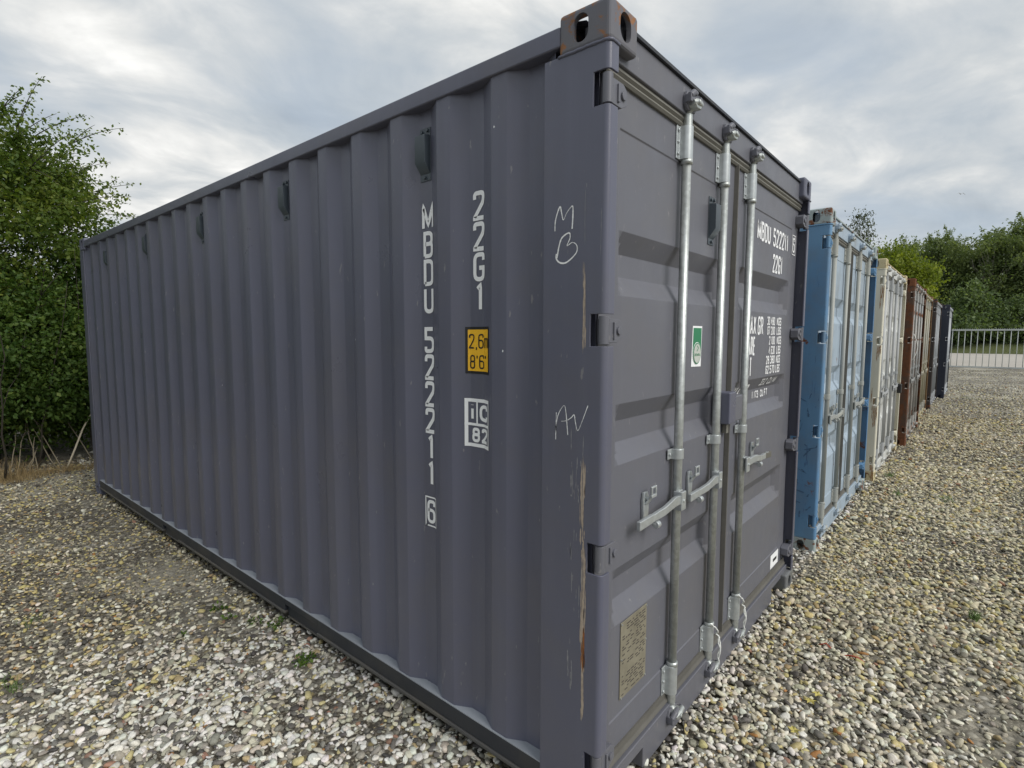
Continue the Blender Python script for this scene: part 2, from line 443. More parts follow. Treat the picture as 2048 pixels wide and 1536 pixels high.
def lug_outline(cx, cz, s):
    return [(cx, cz - 0.036), (cx + s * 0.05, cz - 0.036), (cx + s * 0.082, cz - 0.020), (cx + s * 0.082, cz + 0.022), (cx + s * 0.06, cz + 0.036), (cx, cz + 0.036)]

# shared meshes -------------------------------------------------
MESH = {}
def shared(key, fn):
    if key not in MESH: MESH[key] = fn()
    return MESH[key]
def put(name, key, fn, mat, parent, bevel=0.0, loc=None, angle=None, seg=2):
    """link a shared mesh with the material on the object"""
    me = shared(key, fn)
    if len(me.materials) == 0: me.materials.append(mat)
    o = obj(name, me, parent, bevel, seg, angle)
    o.material_slots[0].link = 'OBJECT'; o.material_slots[0].material = mat
    if loc: o.location = loc
    return o

def rod_mesh():
    mb = MB(); mb.tube([(0, 0.032, 0.30), (0, 0.032, 2.31)], 0.0172, 20)
    for z in (2.285, 0.318): mb.tube([(0, 0.032, z - 0.009), (0, 0.032, z + 0.009)], 0.0225, 18)
    return mb.mesh('lock_rod', [], True)
def cam_mesh(top):
    s = 1 if top else -1; z0 = 2.405 if top else 0.198
    mb = MB()
    mb.tube([(0, 0.032, z0), (0, 0.032, z0 + s * 0.052)], 0.0175, 14)
    mb.tube([(0, 0.032, z0 + s * 0.05), (0, 0.031, z0 + s * 0.062), (0, 0.028, z0 + s * 0.072)], [0.012, 0.015, 0.02], 12)
    zc = z0 + s * 0.092
    zc = z0 + s * 0.080
    mb.prism([(-0.028, zc - .010), (-0.012, zc - .018), (0.020, zc - .016), (0.032, zc - .002), (0.026, zc + .014), (-0.006, zc + .017), (-0.026, zc + .010)], -0.010, 0.036, 'y')
    mb.tube([(-0.032, 0.000, zc - .002), (0.0, -.006, zc + .004), (0.036, -0.002, zc + .006)], [.010, .013, .011], 10)
    mb.tube([(-.010, -.020, zc + .002), (-.008, .0, zc + .002)], .008, 8)
    return mb.mesh('cam')
def keeper_mesh(top):
    zc = 2.497 if top else 0.106; mb = MB()
    mb.prism([(-.048, zc - .020), (-.030, zc - .036), (.034, zc - .032), (.050, zc - .012), (.046, zc + .022), (.020, zc + .034), (-.036, zc + .030), (-.050, zc + .010)], 0.018, 0.0325, 'y')
    mb.tube([(-.046, 0.006, zc + .006), (-.024, 0.002, zc + .022), (.004, .004, zc + .026)], [.012, .013, .010], 8)
    mb.tube([(.046, 0.010, zc - .014), (.046, 0.004, zc + .010), (.036, .006, zc + .022)], [.010, .011, .009], 8)
    mb.box(-.052, -.036, -.002, .024, zc - .016, zc + .014); mb.box(.038, .050, .000, .024, zc - .018, zc + .010)
    return mb.mesh('cam_keeper')
def bracket_mesh(z0, z1):
    mb = MB(); n = 12
    prof_ = [(-0.052, 0.049), (-0.027, 0.049)] + [(-0.0255 * math.cos(math.pi * k / n), 0.034 - 0.0235 * math.sin(math.pi * k / n)) for k in range(n + 1)] + [(0.027, 0.049), (0.052, 0.049)]
    back = [(0.052, 0.0545), (-0.052, 0.0545)]
    mb.prism(prof_ + back, z0, z1, 'z')
    for x in (-0.041, 0.041):
        zs = (z0 + 0.018, (z0 + z1) / 2, z1 - 0.018) if z1 - z0 > 0.08 else ((z0 + z1) / 2,)
        for z in zs: mb.tube([(x, 0.049, z), (x, 0.043, z)], 0.0065, 8)
    return mb.mesh('rod_bracket', [], False)
def handle_mesh():
    mb = MB()
    # hub clevis on the rod
    mb.box(-0.03, -0.022, -0.002, 0.034, 0.962, 1.036); mb.box(-0.022, 0.012, -0.002, 0.008, 0.962, 1.036); mb.box(-0.022, 0.012, 0.012, 0.03, 1.030, 1.038)
    prof_h = [(-0.02, 0.010, 1.004, .034), (-0.06, 0.006, 1.010, .036), (-0.10, 0.000, 1.014, .036), (-0.14, -0.002, 1.010, .032), (-0.18, 0.002, 1.000, .030), (-0.22, 0.008, 0.994, .030), (-0.25, 0.010, 0.992, .026), (-0.262, 0.010, 0.992, .030), (-0.355, 0.014, 0.986, .032)]
    b0 = len(mb.v)
    for x_, y_, z_, h_ in prof_h:
        for dy_, dz_ in ((-.0075, -h_ / 2), (.0075, -h_ / 2), (.0075, h_ / 2), (-.0075, h_ / 2)): mb.v.append((x_, y_ + dy_, z_ + dz_))
    for k in range(len(prof_h) - 1):
        for q in range(4): mb.f.append((b0 + 4 * k + q, b0 + 4 * k + (q + 1) % 4, b0 + 4 * k + 4 + (q + 1) % 4, b0 + 4 * k + 4 + q))
    mb.f.append((b0, b0 + 1, b0 + 2, b0 + 3)); e0 = b0 + 4 * (len(prof_h) - 1); mb.f.append((e0 + 3, e0 + 2, e0 + 1, e0))
    mb.tube([(-0.012, -0.006, 1.0), (-0.012, 0.03, 1.0)], 0.007, 8)
    return mb.mesh('lock_handle')
def catch_mesh():
    mb = MB()
    mb.prism([(-0.250, 0.955), (-0.215, 0.955), (-0.210, 1.052), (-0.222, 1.075), (-0.248, 1.075), (-0.255, 1.05)], 0.046, 0.0575, 'y')
    mb.obox((-0.232, 0.046, 1.030), (-0.226, 0.026, 1.066), 0.030, 0.007, up=(1, 0, 0)); mb.box(-.246, -.206, .018, .028, 1.058, 1.070); mb.box(-.246, -.238, .018, .027, 1.070, 1.100); mb.box(-.214, -.206, .018, .027, 1.070, 1.100); mb.box(-.238, -.214, .018, .027, 1.092, 1.100)
    mb.obox((-0.232, 0.048, 0.968), (-0.228, 0.006, 0.964), 0.026, 0.008, up=(1, 0, 0)); mb.tube([(-0.24, 0.006, 0.962), (-0.216, 0.006, 0.962)], 0.014, 10)
    mb.tube([(-0.233, 0.046, 1.050), (-0.233, 0.036, 1.050)], 0.007, 8)
    return mb.mesh('handle_catch')
def vent_mesh():
    """in local coords: plate in the xz plane, facing -y"""
    mb = MB()
    mb.box(-0.030, 0.030, -0.003, 0.0, -0.100, 0.100)
    o = [(-0.003, 0.070), (-0.032, 0.066), (-0.032, -0.036), (-0.003, -0.074)]
    b = len(mb.v)
    mb.prism(o, -0.0285, 0.0285, 'x')
    for x, z in ((-0.015, 0.085), (0.017, 0.088), (0.0, -0.087)): mb.tube([(x, -0.003, z), (x, -0.011, z)], 0.007, 8)
    return mb.mesh('vent')

def mirror_x(me):
    m = me.copy()
    for v in m.vertices: v.co.x = -v.co.x
    m.flip_normals(); return m

def make_container(name, loc, mats, rods, handles, catch=True, vents=True, rz=0.0, detail=True):
    """mats: side, post, door, cast, rod, header, rail"""
    root = empty(name, loc, rz); P = {}
    for mx in (0, 1):
        for my in (0, 1):
            for mz in (0, 1):
                mat = mats['cast']
                if (mx, my, mz) == (0, 0, 0): mat = mats.get('cast_near', mat)
                if (mx, my, mz) == (1, 0, 1): mat = mats.get('cast_algae', mat)
                put('corner_casting', f'cast{mx}{my}{mz}', lambda: casting(mx, my, mz), mat, root)
    for mx in (0, 1):
        po = put('corner_post', f'postf{mx}', lambda: post_front(mx), mats['post'], root, 0.0018, angle=40)
        P['post%d' % mx] = po
        put('weld_seam', f'weld{mx}', lambda: weld_mesh(mx), mats['post'], po)
        put('corner_post', f'postr{mx}', lambda: MB().box(*((2.388, 2.438) if mx else (0.0, 0.05)), 5.93, 6.058, 0.118, 2.473).mesh('corner_post'), mats['post'], root, 0.006)
        P['side%d' % mx] = put('side_panel', f'side{mx}', lambda: side_sheet(mx), mats['side'], root)
        put('top_rail', f'trail{mx}', lambda: MB().box(*((2.378, 2.437) if mx else (0.001, 0.06)), 0.175, 5.883, 2.503, 2.563).mesh('top_rail'), mats['side'], root, 0.006)
        br = put('bottom_rail', f'brail{mx}', lambda: bottom_rail(mx), mats['rail'], root, 0.003)
        put('rail_lip', f'blip{mx}', lambda: rail_lip(mx), mats.get('lip2', mats['rail']), br, 0.003)
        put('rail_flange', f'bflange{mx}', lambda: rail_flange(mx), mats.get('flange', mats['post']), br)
    def roof():
        mb = MB(); ys = np.arange(0.10, 5.98, 0.0525); n = len(ys)
        for i, y in enumerate(ys):
            z = 2.566 + (0.012 if (i % 4) in (1, 2) else 0.0)
            for x in (0.03, 2.408): mb.v.append((x, y, z))
        for i in range(n - 1): mb.f.append((2 * i, 2 * i + 1, 2 * i + 3, 2 * i + 2))
        return mb.mesh('roof_panel', [], False, False)
    put('roof_panel', 'roof', roof, mats['side'], root)
    def rear():
        mb = MB(); xs = []; x = 0.05
        k = 0
        while x < 2.388:
            xs.append((x, 6.045 if (k // 1) % 4 in (0, 1) else 6.010)); x += 0.06; k += 1
        xs.append((2.388, 6.045))
        for x, y in xs: mb.v += [(x, y, 0.15), (x, y, 2.5)]
        for i in range(len(xs) - 1): mb.f.append((2 * i, 2 * i + 1, 2 * i + 3, 2 * i + 2))
        mb2 = MB(); mb2.v = mb.v; mb2.f = mb.f
        return mb2.mesh('end_panel', [], False, False)
    put('end_panel', 'rear', rear, mats['side'], root)
    put('end_sill', 'rearsill', lambda: MB().box(0.05, 2.388, 5.98, 6.05, 0.03, 0.152).mesh('end_sill'), mats['rail'], root)
    put('end_header', 'rearhead', lambda: MB().box(0.05, 2.388, 5.98, 6.05, 2.498, 2.565).mesh('end_header'), mats['side'], root)
    put('floor', 'floor', lambda: MB().box(0.051, 2.387, 0.13, 5.97, 0.10, 0.150).mesh('floor'), mats['rail'], root)
    hd = put('door_header', 'header', lambda: MB().box(0.052, 2.386, 0.032, 0.12, 2.452, 2.560).mesh('door_header'), mats['header'], root, 0.004)
    put('header_lip', 'hlip', lambda: MB().box(0.163, 2.275, 0.022, 0.118, 2.560, 2.571).mesh('header_lip'), mats.get('lip', mats['rail']), hd)
    si = put('door_sill', 'sill', sill_mesh, mats['header'], root, 0.004)
    def gask():
        mb = MB()
        mb.prism([(0.046, 2.412), (0.040, 2.420), (0.046, 2.430), (0.038, 2.438), (0.044, 2.455), (0.09, 2.455), (0.09, 2.412)], 0.052, 2.386, 'x')
        return mb.mesh('door_gasket')
    put('door_gasket', 'gask', gask, mats.get('gasket', M_RUBBERL), root)
    put('door_gasket', 'gaskb', lambda: MB().prism([(0.048, 0.150), (0.038, 0.160), (0.046, 0.172), (0.048, 0.196), (0.1, 0.196), (0.1, 0.150)], 0.052, 2.386, 'x').mesh('door_gasket'), M_RUBBER, root)
    put('door_gasket', 'gaskm', lambda: MB().prism([(1.2115, 0.056), (1.2165, 0.038), (1.2235, 0.038), (1.2285, 0.056), (1.2285, 0.12), (1.2115, 0.12)], 0.19, 2.42, 'z').mesh('door_gasket'), M_RUBBER, root)
    for s, (x0, x1) in enumerate((LX, RX)):
        d = put('door', f'door{s}', lambda: door_leaf(x0, x1), mats['door'], root, 0.0045, angle=14)
        P['door%d' % s] = d
        for hz in HINGE_Z:
            def hm():
                mb = MB(); sg = 1 if s == 0 else -1; bx = 0.020 if s == 0 else 2.418
                mb.tube([(bx, 0.018, hz - 0.041), (bx, 0.018, hz + 0.043)], 0.0155, 16)
                mb.prism(lug_outline(bx + sg * .018, hz, sg), 0.010, 0.0535, 'y')
                mb.tube([(bx + sg * 0.074, 0.012, hz), (bx + sg * 0.074, 0.003, hz)], 0.013, 12)
                mb.obox((bx + sg * .045, 0.008, hz + .026), (bx + sg * .045, 0.008, hz - .026), .009, .008, up=(1, 0, 0))
                return mb.mesh('hinge')
            put('hinge', f'hinge{s}{hz}', hm, mats.get('hinge', mats['door']), d, 0.0016)
    for x, s in rods:
        d = P['door%d' % s]
        put('lock_rod', 'rod', rod_mesh, mats['rod'], d, loc=(x, 0, 0))
        for k, (a, b_) in {'t': (2.292, 2.412), 'm': (1.160, 1.200), 'b': (0.192, 0.312)}.items():
            put('rod_bracket', 'brk' + k, lambda: bracket_mesh(a, b_), mats.get('bracket', mats['rod']), d, 0.002, loc=(x, 0, 0), angle=50)
        put('cam', 'camt', lambda: cam_mesh(True), mats.get('cam', mats['rod']), d, 0.004, loc=(x, 0, 0), angle=40)
        put('cam', 'camb', lambda: cam_mesh(False), mats.get('cam', mats['rod']), d, 0.004, loc=(x, 0, 0), angle=40)
        put('cam_keeper', 'keept', lambda: keeper_mesh(True), mats.get('keeper', mats['header']), hd, 0.005, loc=(x, 0, 0))
        put('cam_keeper', 'keepb', lambda: keeper_mesh(False), mats.get('keeper', mats['header']), si, 0.005, loc=(x, 0, 0))
    for x, s, sg in handles:
        d = P['door%d' % s]
        hk = 'handle' if sg > 0 else 'handleR'; ck = 'catch' if sg > 0 else 'catchR'
        put('lock_handle', hk, (handle_mesh if sg > 0 else lambda: mirror_x(shared('handle', handle_mesh))), mats.get('handle', mats['rod']), d, 0.0035, loc=(x, 0, 0), angle=40).scale = ((1.12 if sg < 0 else (1.0 if x < .8 else .90)), 1, 1)
        if catch: put('handle_catch', ck, (catch_mesh if sg > 0 else lambda: mirror_x(shared('catch', catch_mesh))), mats.get('handle', mats['rod']), d, 0.0025, loc=(x, 0, 0), angle=40)
    if vents:
        vk = 'vent'
        for k in range(5):
            y = Y_A + 0.103 + PITCH_Y * (1 + 4 * k)
            v = put('vent', vk, vent_mesh, M_VENT, P['side0'], 0.004, angle=40); v.location = (INN, y, 2.338); v.rotation_euler = (0, 0, -math.pi / 2)
    P['root'] = root
    return P

# ------------------------------------------------------------------ stroke lettering
GL = {
 'M': [[(0, 0), (0, 1), (.5, .12), (1, 1), (1, 0)]],
 'B': [[(0, 0), (0, 1), (.95, 1, 1), (.95, .53, 1), (.1, .53)], [(.4, .53), (1, .53, 1), (1, 0, 1), (0, 0)]],
 'D': [[(0, 0), (0, 1), (1, 1, 1), (1, 0, 1), (0, 0)]],
 'U': [[(0, 1), (0, 0, 1), (1, 0, 1), (1, 1)]],
 '5': [[(.95, 1), (0, 1), (0, .58), (1, .58, 1), (1, 0, 1), (0, 0, 1), (0, .2)]],
 '2': [[(0, .76), (0, 1, 1), (1, 1, 1), (1, .66, 1), (0, .04), (0, 0), (1, 0)]],
 '1': [[(.12, .84), (.55, 1), (.55, 0)]],
 '6': [[(1, .78), (1, 1, 1), (0, 1, 1), (0, 0, 1), (1, 0, 1), (1, .57, 1), (0, .57)]],
 'G': [[(1, .76), (1, 1, 1), (0, 1, 1), (0, 0, 1), (1, 0, 1), (1, .46), (.5, .46)]],
 'C': [[(1, .72), (1, 1, 1), (0, 1, 1), (0, 0, 1), (1, 0, 1), (1, .28)]],
 '8': [[(.5, .54), (.04, .54, 1), (.04, 1, 1), (.96, 1, 1), (.96, .54, 1), (.5, .54)], [(.5, .52), (0, .52, 1), (0, 0, 1), (1, 0, 1), (1, .52, 1), (.5, .52)]],
 '0': [[(0, .5), (0, 1, 1), (1, 1, 1), (1, 0, 1), (0, 0, 1), (0, .5)]],
 '3': [[(0, .8), (0, 1, 1), (1, 1, 1), (1, .53, 1), (.4, .53)], [(.4, .53), (1, .53, 1), (1, 0, 1), (0, 0, 1), (0, .2)]],
 '4': [[(.72, 0), (.72, 1), (0, .3), (0, .26), (1, .26)]],
 '7': [[(0, 1), (1, 1), (.35, 0)]],
 'A': [[(0, 0), (.5, 1), (1, 0)], [(.17, .28), (.83, .28)]],
 'X': [[(0, 0), (1, 1)], [(0, 1), (1, 0)]],
 'R': [[(0, 0), (0, 1), (1, 1, 1), (1, .5, 1), (0, .5)], [(.5, .5), (1, 0)]],
 'P': [[(0, 0), (0, 1), (1, 1, 1), (1, .48, 1), (0, .48)]],
 'T': [[(.5, 0), (.5, 1)], [(0, 1), (1, 1)]],
 'N': [[(0, 0), (0, 1), (1, 0), (1, 1)]],
 'E': [[(1, 0), (0, 0), (0, 1), (1, 1)], [(0, .52), (.85, .52)]],
 'F': [[(0, 0), (0, 1), (1, 1)], [(0, .52), (.85, .52)]],
 'K': [[(0, 0), (0, 1)], [(0, .4), (1, 1)], [(.35, .6), (1, 0)]],
 'S': [[(1, .78), (1, 1, 1), (0, 1, 1), (0, .56, 1), (1, .48, 1), (1, 0, 1), (0, 0, 1), (0, .22)]],
 'L': [[(0, 1), (0, 0), (1, 0)]],
 'V': [[(0, 1), (.5, 0), (1, 1)]],
 '.': [[(.3, 0), (.7, 0)]], ',': [[(.55, .06), (.35, -.16)]],
 "'": [[(.5, 1), (.5, .78)]], '"': [[(.25, 1), (.25, .78)], [(.75, 1), (.75, .78)]],
 'i': [[(.5, 0), (.5, .72)], [(.5, .97), (.5, 1.0)]],
 'm': [[(0, 0), (0, .7)], [(0, .55), (0, .7, 1), (.5, .7, 1), (.5, 0)], [(.5, .55), (.5, .7, 1), (1, .7, 1), (1, 0)]],
}
def fillet(pts, r):
    out = []
    for i, p in enumerate(pts):
        if len(p) > 2 and 0 < i < len(pts) - 1:
            P_ = Vector(p[:2]); A = Vector(pts[i - 1][:2]) - P_; B = Vector(pts[i + 1][:2]) - P_
            ra = min(r, A.length * .5, B.length * .5) if min(A.length, B.length) > 0 else 0
            a = P_ + A.normalized() * ra; b = P_ + B.normalized() * ra
            for k in range(6):
                t = k / 5; q = a * (1 - t) ** 2 + P_ * 2 * t * (1 - t) + b * t * t; out.append((q.x, q.y))
        else: out.append(tuple(p[:2]))
    return out
def resample(pts, step):
    out = [pts[0]]
    for a, b in zip(pts[:-1], pts[1:]):
        d = math.dist(a, b); n = max(1, int(math.ceil(d / step)))
        for k in range(1, n + 1): out.append((a[0] + (b[0] - a[0]) * k / n, a[1] + (b[1] - a[1]) * k / n))
    return out
def ribbon(mb, pts, w, fmap, wfn=None):
    P_ = [Vector(p) for p in pts]; b = len(mb.v); n = len(P_)
    for i, p in enumerate(P_):
        d0 = (P_[i] - P_[i - 1]).normalized() if i else (P_[1] - P_[0]).normalized()
        d1 = (P_[i + 1] - P_[i]).normalized() if i < n - 1 else d0
        n0 = Vector((-d0.y, d0.x)); n1 = Vector((-d1.y, d1.x)); m = n0 + n1
        m = m.normalized() if m.length > 1e-4 else n0
        k = min(1.35, 1 / max(0.35, m.dot(n0)))
        hw = (w if wfn is None else w * wfn(i / (n - 1))) / 2 * k
        mb.v.append(fmap(*(p + m * hw))); mb.v.append(fmap(*(p - m * hw)))
    for i in range(n - 1): mb.f.append((b + 2 * i, b + 2 * i + 1, b + 2 * i + 3, b + 2 * i + 2))
def glyph(mb, ch, x, y, w, h, sw, fmap0, step=0.012):
    for si_, st in enumerate(GL[ch]):
        def fmap(a, b_, k=si_ * .0004):
            q = fmap0(a, b_); return (q[0] - k, q[1], q[2]) if getattr(fmap0, 'ax', 'y') == 'x' else (q[0], q[1] - k, q[2])
        pts = [((x + sw / 2 + p[0] * (w - sw)), (y + sw / 2 + p[1] * (h - sw))) + tuple(p[2:]) for p in st]
        pts = fillet(pts, w * 0.42)
        q = [pts[0]]
        for p in pts[1:]:
            if math.dist(p, q[-1]) > 1e-6: q.append(p)
        if len(q) < 2: continue
        ribbon(mb, resample(q, step), sw, fmap)
def textline(mb, s, x, y, h, cw, sw, fmap, gap=0.0, widths=None):
    for ch in s:
        w = cw * {'M': 1.25, '1': .72, '.': .42, ',': .42, "'": .4, ' ': .55, 'i': .45, 'm': 1.35, '"': .6}.get(ch, 1.0)
        if ch != ' ': glyph(mb, ch, x, y, w, h, sw, fmap)
        x += w + gap
    return x
def decal(mb, name, mat, parent):
    return mb.build(name, mat, parent, recalc=False)

# ------------------------------------------------------------------ the grey container
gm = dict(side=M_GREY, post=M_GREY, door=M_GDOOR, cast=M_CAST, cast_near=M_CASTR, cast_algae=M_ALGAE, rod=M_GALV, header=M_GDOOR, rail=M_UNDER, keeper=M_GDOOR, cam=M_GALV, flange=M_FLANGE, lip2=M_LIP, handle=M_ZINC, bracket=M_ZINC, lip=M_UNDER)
C1 = make_container('shipping_container', (0, 0, 0), gm, [(0.618, 0), (1.020, 0), (1.388, 1)], [(0.618, 0, 1), (1.020, 0, 1), (1.388, 1, -1)])
tag(C1['root'], 'large dark grey shipping container in front with white lettering and three bare lock rods', 'container', 'shipping containers in a row')
side = C1['side0']; post = C1['post0']; d0 = C1['door0']; d1 = C1['door1']

# lettering on the long side: u grows to the right in the picture (towards smaller y)
def side_map(off):
    f_ = lambda u, z: (prof(-u) - off, -u, z)
    f_.ax = 'x'; return f_
def sy(yc): return -yc
yc2 = Y_A + 0.103; yc1 = yc2 + PITCH_Y
def vcol(s, yc, ztop, pitch, h, w):
    for i, ch in enumerate(s):
        mb = MB()
        ww = w * {'M': 1.22, '1': .82}.get(ch, 1.0)
        glyph(mb, ch, -yc - ww / 2 + (0.004 if ch == '1' else 0), ztop - h - i * pitch, ww, h, 0.0158, side_map(0.002)); decal(mb, 'letter', M_WHITE, side)
vcol('MBDU', yc1 - .012, 2.155, 0.1085, 0.104, 0.060)
vcol('522211', yc1 - .012, 1.672, 0.1085, 0.104, 0.060)
vcol('22G1', yc2 - .012, 2.155, 0.1085, 0.104, 0.060)
mb = MB(); glyph(mb, '6', -(yc1 - .012) - 0.025, 0.868, 0.050, 0.098, 0.0135, side_map(0.002))
u0, u1, z0, z1 = -(yc1 - .012) - 0.034, -(yc1 - .012) + 0.034, 0.857, 0.977
ribbon(mb, resample([(u0, z0), (u1, z0), (u1, z1), (u0, z1), (u0, z0), (u0 + .01, z0)], 0.015), 0.006, side_map(0.002))
decal(mb, 'check_digit', M_WHITE, side)
def sheet(mb, ya, yb, z0, z1, off, nz=2):
    ys = prof_breaks(ya, yb); b = len(mb.v)
    for y in ys:
        for k in range(nz + 1): mb.v.append((prof(y) - off, y, z0 + (z1 - z0) * k / nz))
    for i in range(len(ys) - 1):
        for k in range(nz): mb.f.append((b + i * (nz + 1) + k, b + i * (nz + 1) + k + 1, b + (i + 1) * (nz + 1) + k + 1, b + (i + 1) * (nz + 1) + k))
# height sticker
hs = MB(); sheet(hs, 0.489, 0.620, 1.497, 1.670, 0.0015); hs_o = decal(hs, 'height_sticker', M_BLK, side)
mb = MB(); sheet(mb, 0.494, 0.610, 1.507, 1.660, 0.0026); decal(mb, 'sticker_face', M_YEL, side)
mb = MB()
textline(mb, '2,6m', -0.606, 1.590, 0.054, 0.027, 0.0056, side_map(0.0036), 0.004)
textline(mb, "8'6\"", -0.602, 1.515, 0.052, 0.026, 0.0056, side_map(0.0036), 0.005)
decal(mb, 'sticker_print', M_BLK, side)
# "iC 82" mark
mb = MB(); f_ = side_map(0.0022)
ya, yb, za, zb = 0.490, 0.623, 1.222, 1.404
for kk_, (a, b_, c_, e_) in enumerate(((-yb, za, -ya, za + .013), (-yb, zb - .013, -ya, zb), (-yb, za, -yb + .013, zb), (-ya - .006, za, -ya, zb), (-yb, 1.302, -ya, 1.312), (-yb + .052, 1.312, -yb + .060, zb))):
    sheet(mb, -c_, -a, b_, e_, 0.0018 + .0003 * kk_)
glyph(mb, 'i', -yb + .016, 1.321, 0.030, 0.066, 0.013, f_); glyph(mb, 'C', -yb + .068, 1.321, 0.052, 0.062, 0.013, f_)
glyph(mb, '8', -yb + .030, 1.240, 0.040, 0.055, 0.0115, f_); glyph(mb, '2', -yb + .079, 1.240, 0.042, 0.055, 0.0115, f_)
decal(mb, 'code_mark', M_WHITE, side)

# chalk letters and scrapes on the corner post
rnd = random.Random(5)
def post_map(off=0.0008): return lambda u, z: (-off, -u, z)
def chalk(mb, pts, w):
    # smooth through points
    P_ = [Vector(p) for p in pts]; out = []
    for i in range(len(P_) - 1):
        p0 = P_[max(i - 1, 0)]; p1 = P_[i]; p2 = P_[i + 1]; p3 = P_[min(i + 2, len(P_) - 1)]
        for k in range(8):
            t = k / 8
            q = 0.5 * ((2 * p1) + (-p0 + p2) * t + (2 * p0 - 5 * p1 + 4 * p2 - p3) * t * t + (-p0 + 3 * p1 - 3 * p2 + p3) * t ** 3); out.append((q.x, q.y))
    out.append(tuple(P_[-1]))
    ph = rnd.uniform(0, 9)
    mb = MB(); ribbon(mb, out, w, post_map(), lambda t: 0.75 + 0.3 * math.sin(9 * t + ph) + rnd.uniform(-.2, .2)); decal(mb, 'chalk_stroke', M_CHALK, post)
mb = MB()
chalk(mb, [(-0.1856, 1.9607), (-0.1843, 1.9901), (-0.1759, 2.0171), (-0.1663, 2.0326), (-0.1607, 2.0128), (-0.154, 1.9913), (-0.1421, 2.0102), (-0.1281, 2.0243), (-0.1198, 2.026), (-0.1193, 1.9942), (-0.1214, 1.9606)], 0.0042)
chalk(mb, [(-0.1765, 1.8779), (-0.1703, 1.9101), (-0.1609, 1.9352), (-0.1439, 1.947), (-0.1307, 1.9489), (-0.1289, 1.9337), (-0.1392, 1.9121), (-0.1198, 1.9199), (-0.1041, 1.9097), (-0.1038, 1.8905), (-0.1218, 1.873), (-0.1454, 1.8608), (-0.167, 1.8639), (-0.1797, 1.8769), (-0.1793, 1.8913)], 0.0046)
chalk(mb, [(-0.1752, 1.3072), (-0.1745, 1.3518), (-0.1664, 1.3878), (-0.1504, 1.4142), (-0.1414, 1.4175), (-0.1364, 1.3957), (-0.1324, 1.3614), (-0.1289, 1.327)], 0.0030)
chalk(mb, [(-0.1738, 1.3947), (-0.1746, 1.3619), (-0.1754, 1.3265)], 0.0026)
chalk(mb, [(-0.154, 1.3681), (-0.1349, 1.372), (-0.1173, 1.3827), (-0.1058, 1.3927), (-0.1008, 1.3696), (-0.0918, 1.3452), (-0.0768, 1.3746), (-0.0562, 1.4262)], 0.0030)
def scrape(mb, yc, za, zb, w, n=1, wob=0.002, seed=0, own=None):
    """a bundle of ragged vertical strands; own: the name under which it becomes a part of its own"""
    r = random.Random(seed)
    if own: mb = MB()
    for i in range(n):
        y0 = yc + (i - (n - 1) / 2) * w * 1.3; L = zb - za; ns = max(1, int(round(w / .0022)))
        for q in range(ns):
            u = (q + .5) / ns - .5; edge = abs(u) * 2
            for piece in range(1 if edge < .5 else r.choice((1, 2, 3))):
                if edge < .5: a, b_ = za + r.uniform(0, .12) * L, zb - r.uniform(0, .12) * L
                else:
                    a = za + r.uniform(0, .75) * L; b_ = min(zb, a + r.uniform(.08, .5) * L)
                m = max(6, int((b_ - a) / .012)); dr = 0; pts = []
                ph = r.uniform(0, 6)
                for k in range(m + 1):
                    dr += r.uniform(-1, 1) * .0003; pts.append((-(y0 + u * w + dr + .0012 * math.sin((a + (b_ - a) * k / m) * 17 + ph)), a + (b_ - a) * k / m))
                base = [max(.2, .9 + r.uniform(-.5, .5)) for _ in range(m + 1)]
                ribbon(mb, pts, .0029 if w > .004 else w * .9, post_map(0.0005 + .0001 * (q % 4) + .00005 * piece), lambda t: base[int(t * m)] * min(1, 9 * t + .05, 9 * (1 - t) + .05))
    if own: decal(mb, own, M_BARE, post)
mb = MB(); PS = 'paint_scrape'; scrape(mb, 0.074, 1.58, 1.86, 0.011, 1, seed=2, own=PS); scrape(mb, 0.0655, 0.60, 1.01, 0.019, 1, seed=4, own=PS); scrape(mb, 0.0625, 0.39, 0.66, 0.010, 1, seed=5, own=PS)
scrape(mb, 0.0705, 1.02, 1.27, 0.017, 1, seed=6, own=PS); scrape(mb, 0.0710, 0.92, 1.04, 0.0042, 3, seed=7, own=PS)
mb = MB(); scrape(mb, 0.0618, 0.56, 0.73, 0.0125, 1, seed=12); decal(mb, 'rust_streak', M_BARER, post)
mb = MB()
for i in range(26):
    scrape(mb, rnd.choice((0.083, 0.078, 0.09, 0.112, 0.105)) + rnd.uniform(-.006, .006), (z_ := rnd.uniform(0.72, 1.34)), z_ + rnd.uniform(.02, .09), rnd.uniform(.0015, .003), 1, seed=20 + i)
scrape(mb, 0.118, 0.52, 0.64, .005, 1, seed=61); scrape(mb, 0.106, 0.49, 0.61, .005, 1, seed=62); scrape(mb, 0.115, 1.13, 1.21, .004, 1, seed=63); scrape(mb, 0.020, 1.86, 2.02, .002, 1, seed=64); scrape(mb, 0.075, 1.9, 2.08, .0016, 1, seed=65)
tag(decal(mb, 'paint_scuff', M_BAREW, post), kind='stuff')
mb = MB()
for y, z, r_ in ((0.45, 2.34, .004), (1.30, 1.62, .003), (4.22, 2.372, .018), (4.205, 2.355, .012), (5.05, 1.93, .006), (2.83, 1.32, .005), (0.41, 1.585, .004)):
    c = len(mb.v); n = 7
    for k in range(n): mb.v.append((prof(y) - .001, y + r_ * .7 * math.cos(k * 6.283 / n) * rnd.uniform(.7, 1.2), z + r_ * 1.2 * math.sin(k * 6.283 / n) * rnd.uniform(.7, 1.2)))
    mb.f.append(tuple(range(c, c + n))); decal(mb, 'bird_dropping', M_CHALK, side); mb = MB()

